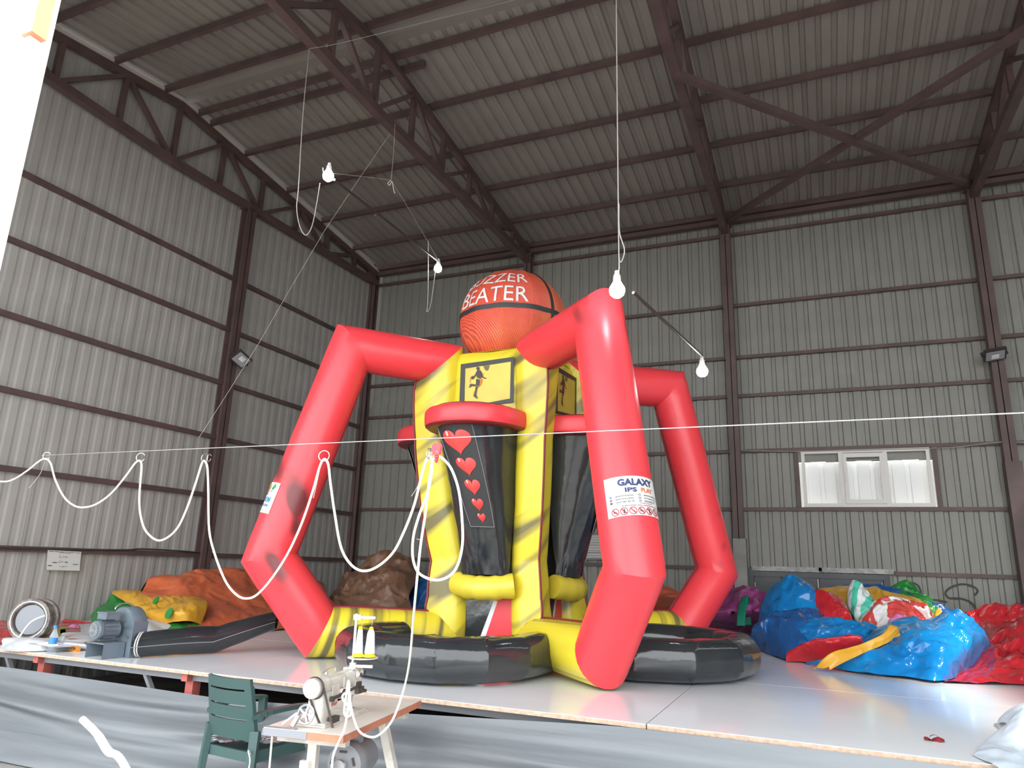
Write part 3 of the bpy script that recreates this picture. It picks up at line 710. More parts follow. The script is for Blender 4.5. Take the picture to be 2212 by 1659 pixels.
    for (hx, hy, hs) in ((.52, .17, .155), (.56, .41, .115), (.56, .61, .098), (.56, .78, .078), (.57, .91, .06)):
        m = MB(); N = 28; c = hp_(hx, hy)+frm(k)[0]*.008; vs = [c]
        def hh(sc_, off, cx=0, cy=0): 
            r = []
            for q in range(N):
                x, y = heart(2*PI*q/N); x = x*sc_+cx; y = y*sc_+cy; r.append(hp_(hx+x*hs*.72/.265, hy-y*hs*.85/.92)+frm(k)[0]*off)
            return r
        r1 = hh(1, .008); r2 = hh(.55, .02); m.add([hp_(hx, hy)+frm(k)[0]*.024]+r2+r1, [(0, 1+q, 1+(q+1) % N) for q in range(N)]+[(1+q, 1+N+q, 1+N+(q+1) % N, 1+(q+1) % N) for q in range(N)])
        for q in range(1): pass
        hl = []
        for q in range(8): hl.append(hp_(hx+(-.45+.10*math.cos(q*PI/4)*1)*hs*.72/.265, hy-(.38+.16*math.sin(q*PI/4))*hs/.92)+frm(k)[0]*.026)
        m.add(hl, [tuple(range(8))], 1)
        put('heart', m, [K['redprint'], K['paleprint']], nt_, smooth=True)
    # chute lip, inner panels
    m = MB(); m.tube([W_(k, .60+.10*math.sin(PI*i/12), -.27+.6*i/12, 1.455-.03*math.sin(PI*i/12)) for i in range(13)], [.115+.008*math.sin(i*2.3) for i in range(13)], 16); put('chute_lip', m, K['yellowplain'], game, smooth=True)
    m = MB(); lquad(m, k, .48, [(-.38, .76), (.40, .76), (.40, 1.45), (.02, 1.45), (-.16, .76)][:0] or [(-.10, .8), (.42, .8), (.42, 1.4), (.14, 1.4)], 0)
    lquad(m, k, .481, [(-.16, .8), (-.10, .8), (.14, 1.4), (.10, 1.4)], 1); lquad(m, k, .482, [(-.4, .8), (-.16, .8), (.10, 1.4), (-.4, 1.4)], 2)
    put('inner_panel', m, [K['red'], K['white'], K['black']], game)
    # low black ring that catches the ball
    cen = [(1.0, -.74), (1.4, -.80), (1.74, -.68), (1.97, -.40), (2.04, -.05), (1.99, .28), (1.80, .54), (1.5, .69), (1.0, .72)]; ks = 1.09 if k == 1 else 1.0; cen = [(a*ks, b*(1.1 if k == 1 else 1)) for a, b in cen]
    N, U = frm(k); cpts = [RC+N*a+U*b+Vector((0, 0, .932)) for a, b in cen]
    def rsec(i, t, ph): 
        c, s = math.cos(ph), math.sin(ph); return .167*(1+.08*(abs(math.sin(2*ph))))
    mb, rg = mitre(cpts, rsec, Vector((0, 0, 1)), n=28, sub=5, wr=.03, seed=40+k)
    rr_ = put('catch_ring', mb, K['black'], game, smooth=True, ang=28)
    m = MB(); m.grid(lambda u, v: RC+N*(.75+1.2*v)+U*((u-.5)*(1.7-.5*v))+Vector((0, 0, .80+.16*(1-v)**2+.10*(abs(u-.5)*2)**3+.02*nz((u*5, v*5, k), 1))), 16, 14); put('pool_floor', m, K['black'], game, smooth=True)
m = MB(); m.box((6.33-.5, -5.89-.45, 3.66), (6.33+.25, -5.89+.42, 3.76)); put('top_deck', m, K['yellow'], game)
# ---- printed labels on two legs
def wraplabel(nm, sgn, phc, phw, t0, t1, paint):
    leg, A, B, Cc, Dd, E, bt = legs[nm]; d = (B-Cc).normalized(); L = (B-Cc).length
    mid = (B+Cc)/2; c = (Vector(CP)-mid); c = (c-d*c.dot(d)).normalized(); s = c.cross(d); 
    if s.dot(Vector(CR)) < 0: s = -s
    def f(u, v, off=.004):   # u -1..1 across, v 0..1 up
        ph = phc+u*phw; return Cc+d*(L*(t0+(t1-t0)*v))+(c*math.cos(ph)+s*math.sin(ph))*(RT+off)
    m = MB(); m.grid(lambda u, v: f(u*2-1, v), 24, 6); put('label', m, K['paper'], leg, smooth=True, ang=180, label='white printed label on the leg')
    aspect = (phw*RT)/(L*(t1-t0)/2)
    def put_text(body, u0, u1, v0, v1, mt, off=.0085, bold=.015):
        vs, fs = text_geo(body, 1., 2, bold=bold); xs = [q.x for q in vs]; ys = [q.y for q in vs]; x0, x1_, y0, y1 = min(xs), max(xs), min(ys), max(ys)
        m = MB(); m.add([f(u0+(u1-u0)*(q.x-x0)/(x1_-x0), v0+(v1-v0)*(q.y-y0)/(y1-y0), off) for q in vs], fs); put('lettering', m, mt, leg)
    def shape(pts, mt, off=.008, nm_='print'):
        m = MB(); m.add([f(u, v, off) for u, v in pts], [tuple(range(len(pts)))]); put(nm_, m, mt, leg)
    def ring(cu, cv, ru, rv, mt, w=.12, off=.0085):
        m = MB(); m.grid(lambda q, v: f(cu+math.cos(q*2*PI)*ru*(1-w*v), cv+math.sin(q*2*PI)*rv*(1-w*v), off), 22, 2, closeu=True); put('print', m, mt, leg)
    paint(put_text, shape, ring)
def paintF(T, S, Rg):
    T('GALAXY', -.60, .50, .75, .93, K['inkblue'], bold=.045); T('IPS', -.42, -.08, .585, .70, K['inkblue'], bold=.035); T('PLAY', .04, .48, .585, .70, K['inkorange'], bold=.035)
    for v, c1, c2 in ((.50, K['inksky'], K['ink']), (.425, K['inkred'], K['ink']), (.35, K['ink'], K['ink'])):
        Rg(-.84, v, .035, .026, c1, .9); T('galaxyipsplay' if v > .4 else '0532 667 83 70', -.70, -.20, v-.02, v+.02, K['ink'])
        Rg(-.03, v+.01, .04, .024, c2, .35); T({.50: 'galaxyipsplay@gmail.com', .425: 'www.galaxyipsplay.com', .35: '0533 446 83 70'}[v], .10, .72 if v > .4 else .50, v-.015, v+.03, K['ink'])
    T('LUTFEN DIKKAT', -.06, .36, .285, .315, K['inkred']); T('Kullanmadan once yetkilinizden bilgi aliniz', -.55, .75, .225, .265, K['ink'])
    for i in range(7):
        u = -.76+.245*i; Rg(u, .115, .11, .095, K['inkred'], .2); S([(u-.075, .165), (u-.045, .178), (u+.08, .065), (u+.05, .052)], K['inkred'], .0095)
        S([[(u-.05, .09), (u-.05, .13), (u+.04, .12), (u+.05, .09), (u+.03, .075), (u, .1)], [(u-.02, .06), (u+.02, .06), (u+.03, .16), (u-.01, .17)], [(u-.05, .07), (u, .1), (u+.05, .07), (u+.03, .11)]][i % 3], K['ink'], .009)
wraplabel('F', 1, math.radians(31), math.radians(66), .152, .29, paintF)
def paintL(T, S, Rg):
    T("A'M", .20, .74, .34, .52, K['inksky'], bold=.02); T('ANIMASYON', -.55, .74, .20, .285, K['inkblue'], bold=.01)
    T('0532 667 83 70', -.3, .6, .07, .095, K['ink'])
    S([(.0, .62), (.30, .62), (.38, .88), (-.05, .88)], K['paper'], .006); 
    for q in range(4): S([(.01+q*.08, .62), (.045+q*.08, .62), (.02+q*.105, .86), (-.03+q*.105, .86)], K['inkred'], .007)
    for q in range(5): Rg(.0+q*.08, .89+.02*math.sin(q*1.3), .06, .05, K['amber'], .95, .008)
    Rg(.18, .60, .20, .03, K['inkred'], .4)
    S([(.52, .66), (.56, .66), (.66, .80), (.62, .80)], K['inkgreen']); 
    for a, b in ((.58, .80), (.68, .80), (.64, .86), (.74, .86), (.70, .92)): Rg(a, b, .05, .035, K['inkgreen'], .95, .008)
wraplabel('L', 1, math.radians(-88), math.radians(48), .165, .30, paintL)
# ================================================================== heaps of folded vinyl
SZ = .752
def cp(p):
    if p[0] == 's': return Vector(onp(p[1], p[2], 2, SZ))
    if len(p) == 4: return Vector(onp(p[0], p[1], 0, p[3]))
    return Vector(onp(p[0], p[1], 1, p[2]))
def sheet(name, label, cat, rows, mt, amp=.035, fs=2.2, seed=0, group=None, back=.45, nu=90, nv=60, parent=None, lo=SZ, bulge=.0, clampx=None, side=None):
    R_ = [[cp(p) for p in r] for r in rows]; top = R_[-1]
    if lo is None: lo = min(p.z for r in R_ for p in r)-.02
    bv = Vector(side) if side else Vector((0, back, 0))
    R_.append([Vector((p.x+bv.x*.7, p.y+bv.y*.7, lo+(p.z-lo)*.6)) for p in top]); R_.append([Vector((p.x+bv.x, p.y+bv.y, lo)) for p in top])
    def f(u, v):
        q = crom([crom(r, u) for r in R_], v); e = min(1, 6*min(u, 1-u)); 
        qw = q+Vector((nz(q, 1.3, seed+9), nz(q, 1.3, seed+19), nz(q, 1.3, seed+29)))*.35; qa = Vector((qw.x*.62+qw.z*.5, qw.y*.7, qw.z*1.5-qw.x*.35)); k = (ridge(qa, fs*1.0, seed)*.58+ridge(qa, fs*2.1, seed+5)*.36+ridge(qa, fs*4.2, seed)*.16)
        g = 2.0*amp*k*(.35+.65*e)*(.25+.75*min(1, v*6))
        q = q+Vector((.25*g, -.85*g, .75*g)); q.z = max(q.z, lo+.001)
        if u in (0, 1): q.z = max(lo, q.z-.03)
        if clampx: q.x = max(q.x, clampx)
        q.y = min(q.y, -.09)
        return q
    m = MB(); m.grid(f, nu, nv)
    if parent: return put(name, m, mt, parent, smooth=True, ang=180)
    b = R_[0][len(R_[0])//2]; o = put(name, m, mt, base=(b.x, b.y, lo), smooth=True, ang=180); return tag(o, label, cat, group)
G1 = 'deflated inflatables heaped on the platform at the right'
sheet('folded_inflatable', 'purple deflated vinyl heap just behind the right red leg', 'folded inflatable', [[('s', 1500, 1372), ('s', 1600, 1378), ('s', 1655, 1380)], [(1520, 1340, -3.0), (1590, 1335, -3.0), (1655, 1330, -3.0)], [(1545, 1290, -2.4), (1590, 1278, -2.4), (1640, 1284, -2.4), (1680, 1290, -2.4)]], K['purple'], .07, 2.4, 1, G1)
sheet('vinyl_strap', 'dark green vinyl band lying over the purple heap', 'folded inflatable', [[(1591, 1352, -3.4), (1600, 1352, -3.4), (1609, 1352, -3.4)], [(1592, 1325, -3.3), (1602, 1323, -3.3), (1611, 1322, -3.3)], [(1598, 1296, -3.05), (1607, 1289, -3.05), (1617, 1285, -3.05)]], K['teal'], .01, 2, 2, G1, back=.2, nu=14, lo=None)
sheet('folded_inflatable', 'blue domed piece of vinyl standing at the left of the heap', 'folded inflatable', [[(1640, 1400, -3.6), (1700, 1405, -3.7), (1770, 1400, -3.7), (1800, 1390, -3.6)], [(1638, 1330, -3.1), (1690, 1318, -3.25), (1750, 1322, -3.3), (1775, 1330, -3.2)], [(1662, 1275, -2.9), (1700, 1250, -2.9), (1735, 1262, -2.9), (1762, 1284, -2.9)]], K['blue'], .05, 2.6, 3, G1)
sheet('folded_inflatable', 'dark blue wrinkled vinyl by the black ring at heap bottom left', 'folded inflatable', [[('s', 1630, 1400), ('s', 1665, 1416), ('s', 1700, 1427), ('s', 1750, 1430)], [(1622, 1365, -3.7), (1665, 1352, -3.8), (1710, 1350, -3.9), (1760, 1350, -3.8)], [(1640, 1345, -3.4), (1680, 1330, -3.4), (1730, 1325, -3.4), (1780, 1330, -3.4)]], K['navy'], .05, 3, 4, G1)
sheet('folded_inflatable', 'crimson vinyl fold draped right of the blue dome', 'folded inflatable', [[(1770, 1380, -3.7), (1810, 1380, -3.7), (1850, 1375, -3.6)], [(1760, 1330, -3.3), (1795, 1318, -3.3), (1835, 1325, -3.2)], [(1752, 1283, -3.0), (1778, 1286, -3.0), (1822, 1306, -2.9)]], K['crimson'], .05, 2.6, 5, G1)
sheet('folded_inflatable', 'amber yellow vinyl lying across the back of the heap', 'folded inflatable', [[(1780, 1330, -2.6), (1850, 1330, -2.6), (1950, 1335, -2.5), (2010, 1350, -2.4)], [(1765, 1288, -2.2), (1860, 1282, -2.2), (1960, 1300, -2.1), (2010, 1325, -2.1)], [(1765, 1278, -1.9), (1860, 1273, -1.9), (1950, 1290, -1.8), (2005, 1316, -1.8)]], K['amber'], .04, 2.6, 6, G1)
sheet('folded_inflatable', 'dark blue vinyl edge running behind the amber vinyl', 'folded inflatable', [[(1770, 1300, -1.8), (1900, 1300, -1.8), (2060, 1340, -1.7)], [(1760, 1275, -1.6), (1890, 1270, -1.6), (1985, 1298, -1.6), (2060, 1326, -1.5)]], K['navy'], .04, 2.6, 7, G1)
sheet('folded_inflatable', 'green vinyl peak standing in front of the sprayed wall', 'folded inflatable', [[(1910, 1330, -2.0), (1980, 1340, -2.0), (2040, 1345, -1.9)], [(1912, 1290, -1.6), (1960, 1285, -1.6), (2030, 1320, -1.6)], [(1918, 1276, -1.4), (1955, 1263, -1.4), (1985, 1288, -1.4), (2032, 1322, -1.4)]], K['green'], .05, 2.6, 8, G1)
sheet('folded_inflatable', 'teal and white striped vinyl peak on top of the heap', 'folded inflatable', [[(1855, 1345, -3.0), (1880, 1345, -3.0), (1912, 1335, -2.9)], [(1830, 1310, -2.75), (1860, 1305, -2.8), (1898, 1318, -2.75)], [(1828, 1290, -2.6), (1838, 1264, -2.6), (1858, 1272, -2.6), (1885, 1300, -2.6)]], K['tealstripe'], .05, 3, 9, G1)
sheet('folded_inflatable', 'red and white striped vinyl in the middle of the heap', 'folded inflatable', [[(1840, 1368, -3.3), (1900, 1372, -3.3), (1970, 1372, -3.2), (2030, 1360, -3.0)], [(1860, 1335, -3.0), (1920, 1325, -3.0), (1975, 1335, -2.9), (2015, 1345, -2.8)], [(1880, 1305, -2.7), (1930, 1304, -2.7), (1970, 1312, -2.6), (2012, 1330, -2.6)]], K['redstripe'], .07, 3, 10, G1)
sheet('folded_inflatable', 'pale pink and white vinyl scrap below the striped vinyl', 'folded inflatable', [[(1910, 1365, -3.5), (1940, 1368, -3.5), (1965, 1366, -3.5)], [(1918, 1342, -3.3), (1940, 1335, -3.3), (1960, 1342, -3.3)]], K['pink'], .05, 4, 11, G1, back=.2, nu=30, nv=20)
sheet('folded_inflatable', 'small amber vinyl flap beside the red sheet', 'folded inflatable', [[(2008, 1378, -3.2), (2020, 1382, -3.2), (2035, 1370, -3.2)], [(2010, 1350, -3.0), (2022, 1340, -3.0), (2040, 1345, -3.0)], [(2012, 1336, -2.9), (2022, 1322, -2.9), (2032, 1328, -2.9)]], K['amber'], .04, 4, 12, G1, back=.2, nu=30, nv=20)
sheet('folded_inflatable', 'bright blue vinyl fold reaching left over a red band', 'folded inflatable', [[(1695, 1415, -4.1), (1760, 1400, -4.2), (1850, 1390, -4.1), (1885, 1385, -3.9)], [(1690, 1375, -3.9), (1760, 1360, -4.0), (1840, 1362, -3.9), (1895, 1365, -3.7)], [(1720, 1348, -3.7), (1765, 1336, -3.8), (1830, 1352, -3.6), (1893, 1356, -3.5)]], K['blue'], .05, 2.6, 13, G1)
sheet('folded_inflatable', 'crimson vinyl band crossing low through the blue vinyl', 'folded inflatable', [[('s', 1698, 1430), ('s', 1745, 1432), ('s', 1800, 1438), ('s', 1860, 1440)], [(1698, 1412, -4.5), (1745, 1394, -4.6), (1800, 1384, -4.7), (1862, 1386, -4.7)], [(1710, 1403, -4.4), (1760, 1387, -4.5), (1810, 1378, -4.55), (1862, 1378, -4.6)]], K['crimson'], .025, 3, 14, G1)
sheet('folded_inflatable', 'large bright blue vinyl sheet at the front of the heap', 'folded inflatable', [[('s', 1735, 1434), ('s', 1850, 1455), ('s', 1960, 1467), ('s', 2035, 1474), ('s', 2110, 1446), ('s', 2160, 1428)], [(1810, 1420, -4.75), (1890, 1412, -4.75), (1970, 1408, -4.8), (2040, 1405, -4.7), (2110, 1400, -3.9), (2155, 1412, -3.3)], [(1860, 1385, -4.2), (1920, 1372, -4.2), (1985, 1368, -4.2), (2040, 1362, -4.0), (2095, 1362, -3.6), (2145, 1398, -3.1)], [(1900, 1365, -3.8), (1940, 1348, -3.8), (2000, 1345, -3.7), (2045, 1338, -3.5), (2075, 1338, -3.3), (2120, 1375, -3.0)]], K['blue'], .075, 2.1, 15, G1, nu=110, nv=70)
sheet('folded_inflatable', 'amber strip of vinyl snaking over the front blue sheet', 'folded inflatable', [[(1757, 1441, -5.1), (1778, 1444, -5.15), (1792, 1440, -5.15)], [(1790, 1412, -5.1), (1805, 1418, -5.1), (1822, 1424, -5.1)], [(1835, 1398, -5.0), (1845, 1402, -5.0), (1858, 1407, -5.0)], [(1862, 1390, -4.95), (1868, 1394, -4.95), (1874, 1400, -4.95)], [(1905, 1370, -4.85), (1913, 1374, -4.85), (1920, 1380, -4.85)], [(1922, 1350, -4.7), (1932, 1353, -4.7), (1942, 1358, -4.7)]], K['amber'], .008, 3, 16, G1, back=.06, nu=12, nv=50, lo=None)
sheet('folded_inflatable', 'crimson vinyl sheet spread out at the right edge of the photo', 'folded inflatable', [[('s', 2036, 1475), ('s', 2110, 1478), ('s', 2200, 1481), ('s', 2330, 1490)], [(2060, 1458, -4.3), (2130, 1440, -4.2), (2200, 1430, -4.2), (2330, 1430, -4.2)], [(2110, 1425, -3.6), (2150, 1385, -3.2), (2210, 1375, -3.3), (2330, 1375, -3.3)], [(2090, 1375, -2.6), (2130, 1345, -2.6), (2200, 1335, -2.6), (2330, 1335, -2.6)], [(2060, 1335, -2.2), (2110, 1326, -2.2), (2190, 1320, -2.2), (2330, 1320, -2.2)]], K['crimson'], .085, 2.1, 17, G1, nu=90, nv=70)
sheet('folded_inflatable', 'pale coral vinyl roll along the back of the crimson sheet', 'folded inflatable', [[(2030, 1345, -1.9), (2090, 1345, -1.9), (2150, 1340, -1.9)], [(2028, 1330, -1.7), (2085, 1322, -1.7), (2140, 1320, -1.7)], ], K['orange'], .04, 3, 18, G1)
sheet('folded_inflatable', 'blue corner of vinyl at the right edge above the crimson sheet', 'folded inflatable', [[(2185, 1335, -1.9), (2230, 1335, -1.9), (2300, 1335, -1.9)], [(2185, 1320, -1.7), (2215, 1308, -1.7), (2300, 1305, -1.7)]], K['blue'], .03, 3, 19, G1)
# heaps behind and left of the game
G2 = 'deflated inflatables heaped along the left wall'
sheet('folded_inflatable', 'big faded orange vinyl heap against the left wall', 'folded inflatable', [[('s', 340, 1372), ('s', 470, 1366), ('s', 600, 1362), ('s', 720, 1345), ('s', 800, 1335)], [(305, 1300, 0, 1.2), (400, 1290, 0, 1.5), (520, 1290, 0, 1.7), (640, 1290, 0, 1.7), (720, 1300, 0, 1.6)], [(320, 1252, 0, .8), (420, 1240, 0, 1.0), (520, 1237, 0, 1.1), (620, 1238, 0, 1.1), (700, 1262, 0, 1.1)]], K['orange'], .05, 1.6, 21, G2, nu=90, nv=50, clampx=.17, side=(-.5, .3, 0))
sheet('folded_inflatable', 'brown deflated vinyl heap in the far left corner', 'folded inflatable', [[('s', 700, 1336), ('s', 780, 1334), ('s', 860, 1332), ('s', 900, 1330)], [(708, 1312, -2.0), (760, 1295, -2.1), (830, 1288, -2.1), (885, 1294, -2.0)], [(714, 1290, -1.6), (765, 1262, -1.7), (835, 1240, -1.7), (900, 1255, -1.5)], [(740, 1262, -1.2), (795, 1226, -1.2), (868, 1208, -1.2), (905, 1240, -1.1)]], K['brownv'], .13, 1.6, 22, G2, back=.6, nu=90, nv=60, clampx=.17)
sheet('folded_inflatable', 'dark blue vinyl at the right foot of the brown heap', 'folded inflatable', [[('s', 868, 1332), ('s', 910, 1330), ('s', 1000, 1326)], [(880, 1290, -1.5), (920, 1270, -1.5), (980, 1280, -1.4)], [(895, 1268, -1.2), (925, 1252, -1.2), (980, 1262, -1.1)]], K['navy'], .05, 2.2, 23, G2)
sheet('folded_inflatable', 'dull red vinyl heap seen between the two right legs', 'folded inflatable', [[('s', 1385, 1352), ('s', 1430, 1352), ('s', 1500, 1350)], [(1390, 1310, -1.9), (1430, 1300, -2.0), (1480, 1310, -1.9)], [(1400, 1292, -1.5), (1425, 1280, -1.5), (1455, 1288, -1.5), (1485, 1305, -1.5)]], K['orange'], .07, 2.4, 24, G2)
sheet('folded_inflatable', 'green deflated vinyl bag under the amber cloth', 'folded inflatable', [[('s', 215, 1368), ('s', 300, 1374), ('s', 390, 1372), ('s', 480, 1362)], [(196, 1325, -5.9), (280, 1320, -6.1), (370, 1340, -6.1), (470, 1340, -5.7)], [(212, 1292, -5.5), (250, 1280, -5.5), (330, 1310, -5.5), (450, 1335, -5.2)]], K['green'], .04, 2.4, 25, G2, clampx=.25)
sheet('folded_inflatable', 'amber vinyl with green dots draped over the green bag', 'folded inflatable', [[(320, 1335, -6.35), (345, 1348, -6.4), (400, 1342, -6.35), (435, 1350, -6.1)], [(285, 1305, -6.15), (340, 1322, -6.3), (400, 1318, -6.25), (450, 1308, -5.9)], [(242, 1279, -5.7), (310, 1283, -5.75), (380, 1290, -5.7), (450, 1300, -5.5)]], K['amber'], .035, 2.4, 26, G2, nu=60, nv=40, clampx=.25)
for px_, py_, r_ in ((364, 1325, 12), (336, 1297, 9)):
    m = MB(); c = Vector(onp(px_, py_, 1, -6.46 if r_ > 10 else -6.22)); N = 14
    m.add([c+Vector((r_*.0042*math.cos(2*PI*i/N), .02*math.sin(2*PI*i/N), r_*.005*math.sin(2*PI*i/N))) for i in range(N)]+[c+Vector((r_*.0042*math.cos(2*PI*i/N), .012+.02*math.sin(2*PI*i/N), r_*.005*math.sin(2*PI*i/N))) for i in range(N)], [tuple(range(N))]+[(i, (i+1) % N, (i+1) % N+N, i+N) for i in range(N)])
    am = [o for o in bpy.data.objects if o.get('label', '').startswith('amber vinyl with green dots')][0]
    put('green_dot', m, K['green'], am)
sheet('vinyl_sheet', 'white vinyl sheet folded below the green bag', 'vinyl sheet', [[('s', 285, 1388), ('s', 320, 1385), ('s', 355, 1375)], [(288, 1362, -6.9), (320, 1358, -6.9), (354, 1362, -6.7)], [(285, 1345, -6.7), (305, 1338, -6.7), (350, 1358, -6.6)]], K['white'], .01, 2, 27)
c0 = [onp(x, y, 1, -.04) for x, y in ((1270, 1157), (1306, 1157), (1302, 1207), (1264, 1207))]; lv = thing('wall_vent', 'pale slatted vent on the back wall seen through the game', 'vent', tuple(float(q) for q in c0[3]))
A0, B0, C0, D0 = [Vector(q) for q in c0]; B0 = A0+(B0-A0)*1.6; C0 = D0+(C0-D0)*1.6
for i in range(9):
    a_ = A0.lerp(D0, (i+.15)/9); b_ = B0.lerp(C0, (i+.15)/9); m = MB(); m.beam(a_, b_, .03, .035, up=(0, -.5, 1)); put('slat', m, K['paper'], lv)
m = MB(); 
for p_, q_ in ((A0, B0), (B0, C0), (C0, D0), (D0, A0), (A0.lerp(D0, .33), B0.lerp(C0, .33)), (A0.lerp(D0, .72), B0.lerp(C0, .72))): m.beam(p_, q_, .03, .02, up=(0, 1, 0))
put('frame', m, K['greysteel'], lv)
# clutter on the left end of the platform
def strip(name, label, cat, rows, mt, seed, amp=.015, **kw): return sheet(name, label, cat, rows, mt, amp, 3, seed, kw.pop('group', None), kw.pop('back', .2), 40, 24, **kw)
strip('vinyl_sheet', 'white vinyl sheet lying curled along the platform edge', 'vinyl sheet', [[('s', 5, 1406), ('s', 60, 1408), ('s', 130, 1405), ('s', 195, 1404)], [(8, 1392, -8.25), (60, 1385, -8.25), (130, 1390, -8.2), (190, 1394, -8.1)], [(8, 1379, -8.1), (70, 1382, -8.1), (130, 1385, -8.0), (190, 1388, -7.9)]], K['white'], 31, back=.35)
m = MB()
for i in range(3):
    P_ = [Vector(onp(x, y, 1, -8.32+.0*i)) for x, y in ((22+i*6, 1406), (55+i*4, 1400-i*2), (85, 1401), (120, 1406))]; S_ = sm_pts(P_, 6)
    m.grid(lambda u, v: Vector(S_[min(len(S_)-1, int(round(u*(len(S_)-1))))])+Vector((0, .25*v, .012*i)), 19, 2)
tag(put('vinyl_offcut', m, K['paper'], base=(3, -8.3, .75)), 'grey white vinyl offcut with a curled edge on the platform corner', 'vinyl sheet')
strip('vinyl_sheet', 'red vinyl lying behind the black wheel at the far left', 'vinyl sheet', [[('s', -40, 1392), ('s', 10, 1392), ('s', 60, 1390)], [(-40, 1365, -7.6), (5, 1362, -7.6), (50, 1368, -7.6)], [(-40, 1345, -7.3), (0, 1346, -7.3), (22, 1352, -7.3)]], K['crimson'], 32, amp=.03)
strip('vinyl_sheet', 'red vinyl piece between the black wheel and the pink scrap', 'vinyl sheet', [[('s', 95, 1378), ('s', 140, 1378), ('s', 175, 1376)], [(98, 1365, -6.6), (140, 1362, -6.6), (172, 1368, -6.6)], [(100, 1350, -6.4), (140, 1350, -6.4), (165, 1358, -6.4)]], K['crimson'], 33, amp=.02)
strip('vinyl_sheet', 'pink vinyl scrap on the red vinyl piece', 'vinyl sheet', [[(145, 1358, -6.75), (158, 1356, -6.75), (170, 1362, -6.75)], [(150, 1352, -6.7), (160, 1349, -6.7), (166, 1356, -6.7)]], K['pink'], 34, amp=.005, back=.05)
strip('vinyl_sheet', 'olive vinyl roll lying in front of the red vinyl', 'vinyl sheet', [[('s', 82, 1384), ('s', 110, 1386), ('s', 145, 1384)], [(88, 1368, -7.1), (115, 1362, -7.1), (142, 1368, -7.0)], [(92, 1362, -6.95), (120, 1357, -6.95), (142, 1364, -6.9)]], K['olive'], 35, amp=.01)
strip('vinyl_sheet', 'yellow vinyl roll behind the water bottle', 'vinyl sheet', [[('s', 76, 1384), ('s', 95, 1386), ('s', 112, 1386)], [(78, 1376, -7.7), (95, 1377, -7.7), (112, 1378, -7.7)], [(79, 1371, -7.6), (95, 1372, -7.6), (112, 1374, -7.6)]], K['yplastic'], 36, amp=.004)
strip('vinyl_sheet', 'white vinyl roll left of the grey blower', 'vinyl sheet', [[('s', 130, 1388), ('s', 165, 1388), ('s', 205, 1388)], [(134, 1376, -7.4), (165, 1374, -7.4), (200, 1376, -7.3)], [(134, 1368, -7.3), (165, 1367, -7.3), (200, 1369, -7.2)]], K['white'], 37, amp=.008)
strip('vinyl_sheet', 'red strip of vinyl lying beside the grey blower', 'vinyl sheet', [[('s', 146, 1391), ('s', 175, 1394), ('s', 205, 1392)], [(147, 1380, -7.75), (175, 1384, -7.75), (200, 1384, -7.75)]], K['crimson'], 38, amp=.004)
# flanged duct ring ("wheel")
c = Vector((1.83, -7.84, SZ+.205)); ax = Vector((.44, -.9, .02)).normalized()
wh = thing('duct_ring', 'round black and white duct ring standing at the far left', 'duct ring', (c.x, c.y, SZ))
rr0 = (c.z-SZ)
m = MB(); m.lathe([(rr0*.80, -.10), (rr0*.98, -.10), (rr0*.98, -.06), (rr0*.90, -.05), (rr0*.90, .05), (rr0, .06), (rr0, .10), (rr0*.78, .10), (rr0*.74, .07), (rr0*.74, -.05)], c, ax, 36, caps=False); put('casing', m, K['rubber'], wh, smooth=True)
m = MB(); m.lathe([(rr0*.70, .05), (rr0*.70, .075), (0, .08)], c, ax, 30, caps=False); put('grey_disc', m, K['tape'], wh)
m = MB(); m.tube([c+ax*.105+(ax.orthogonal().normalized()*math.cos(a)+ax.cross(ax.orthogonal().normalized())*math.sin(a))*rr0*.86 for a in [2*PI*i/28 for i in range(28)]], .007, 6, closed=True); put('white_rim', m, K['paper'], wh)
m = MB(); m.tube(sm_pts([c+Vector((.22, -.05, .05)), c+Vector((.12, -.12, -.02)), c+Vector((.08, -.2, -.2)), Vector((c.x+.1, c.y-.22, SZ+.012))], 5), .01, 6); put('strap', m, K['paper'], wh)
# water bottle, glass, tape measure
c = Vector(onp(110, 1410, 2, SZ)); bt_ = thing('water_bottle', 'clear plastic water bottle with blue cap and label', 'bottle', tuple(c)); h = .235
m = MB(); m.lathe([(.005, 0), (.032, .0), (.034, .02), (.031, .03), (.034, .06), (.034, .13), (.03, .155), (.015, .19), (.013, .20), (.013, .215)], c, (0, 0, 1), 18, caps=False); put('body', m, K['bottle'], bt_, smooth=True)
m = MB(); m.lathe([(.0345, .075), (.0348, .125)], c, (0, 0, 1), 18, caps=False); put('label', m, K['bluelabel'], bt_, smooth=True)
m = MB(); m.lathe([(.0, .212), (.016, .212), (.016, .235), (0, .235)], c, (0, 0, 1), 14, caps=False); put('cap', m, K['bluelabel'], bt_)
c = Vector(onp(127, 1408, 2, SZ)); m = MB(); m.lathe([(.0, .003), (.022, .003), (.022, .008), (.006, .014), (.006, .05), (.022, .065), (.030, .11), (.034, .135), (.032, .135), (.02, .07), (0, .062)], c, (0, 0, 1), 18, caps=False)
tag(put('drinking_glass', m, K['bottle'], base=tuple(c), smooth=True), 'small clear glass standing right of the water bottle', 'glass')
c = Vector(onp(159, 1406, 2, SZ)); t_ = thing('tape_measure', 'orange tape measure lying right of the drinking glass', 'tape measure', tuple(c))
m = MB(); m.box((c.x-.06, c.y-.02, SZ), (c.x+.05, c.y+.03, SZ+.05)); put('case', m, K['oplastic'], t_)
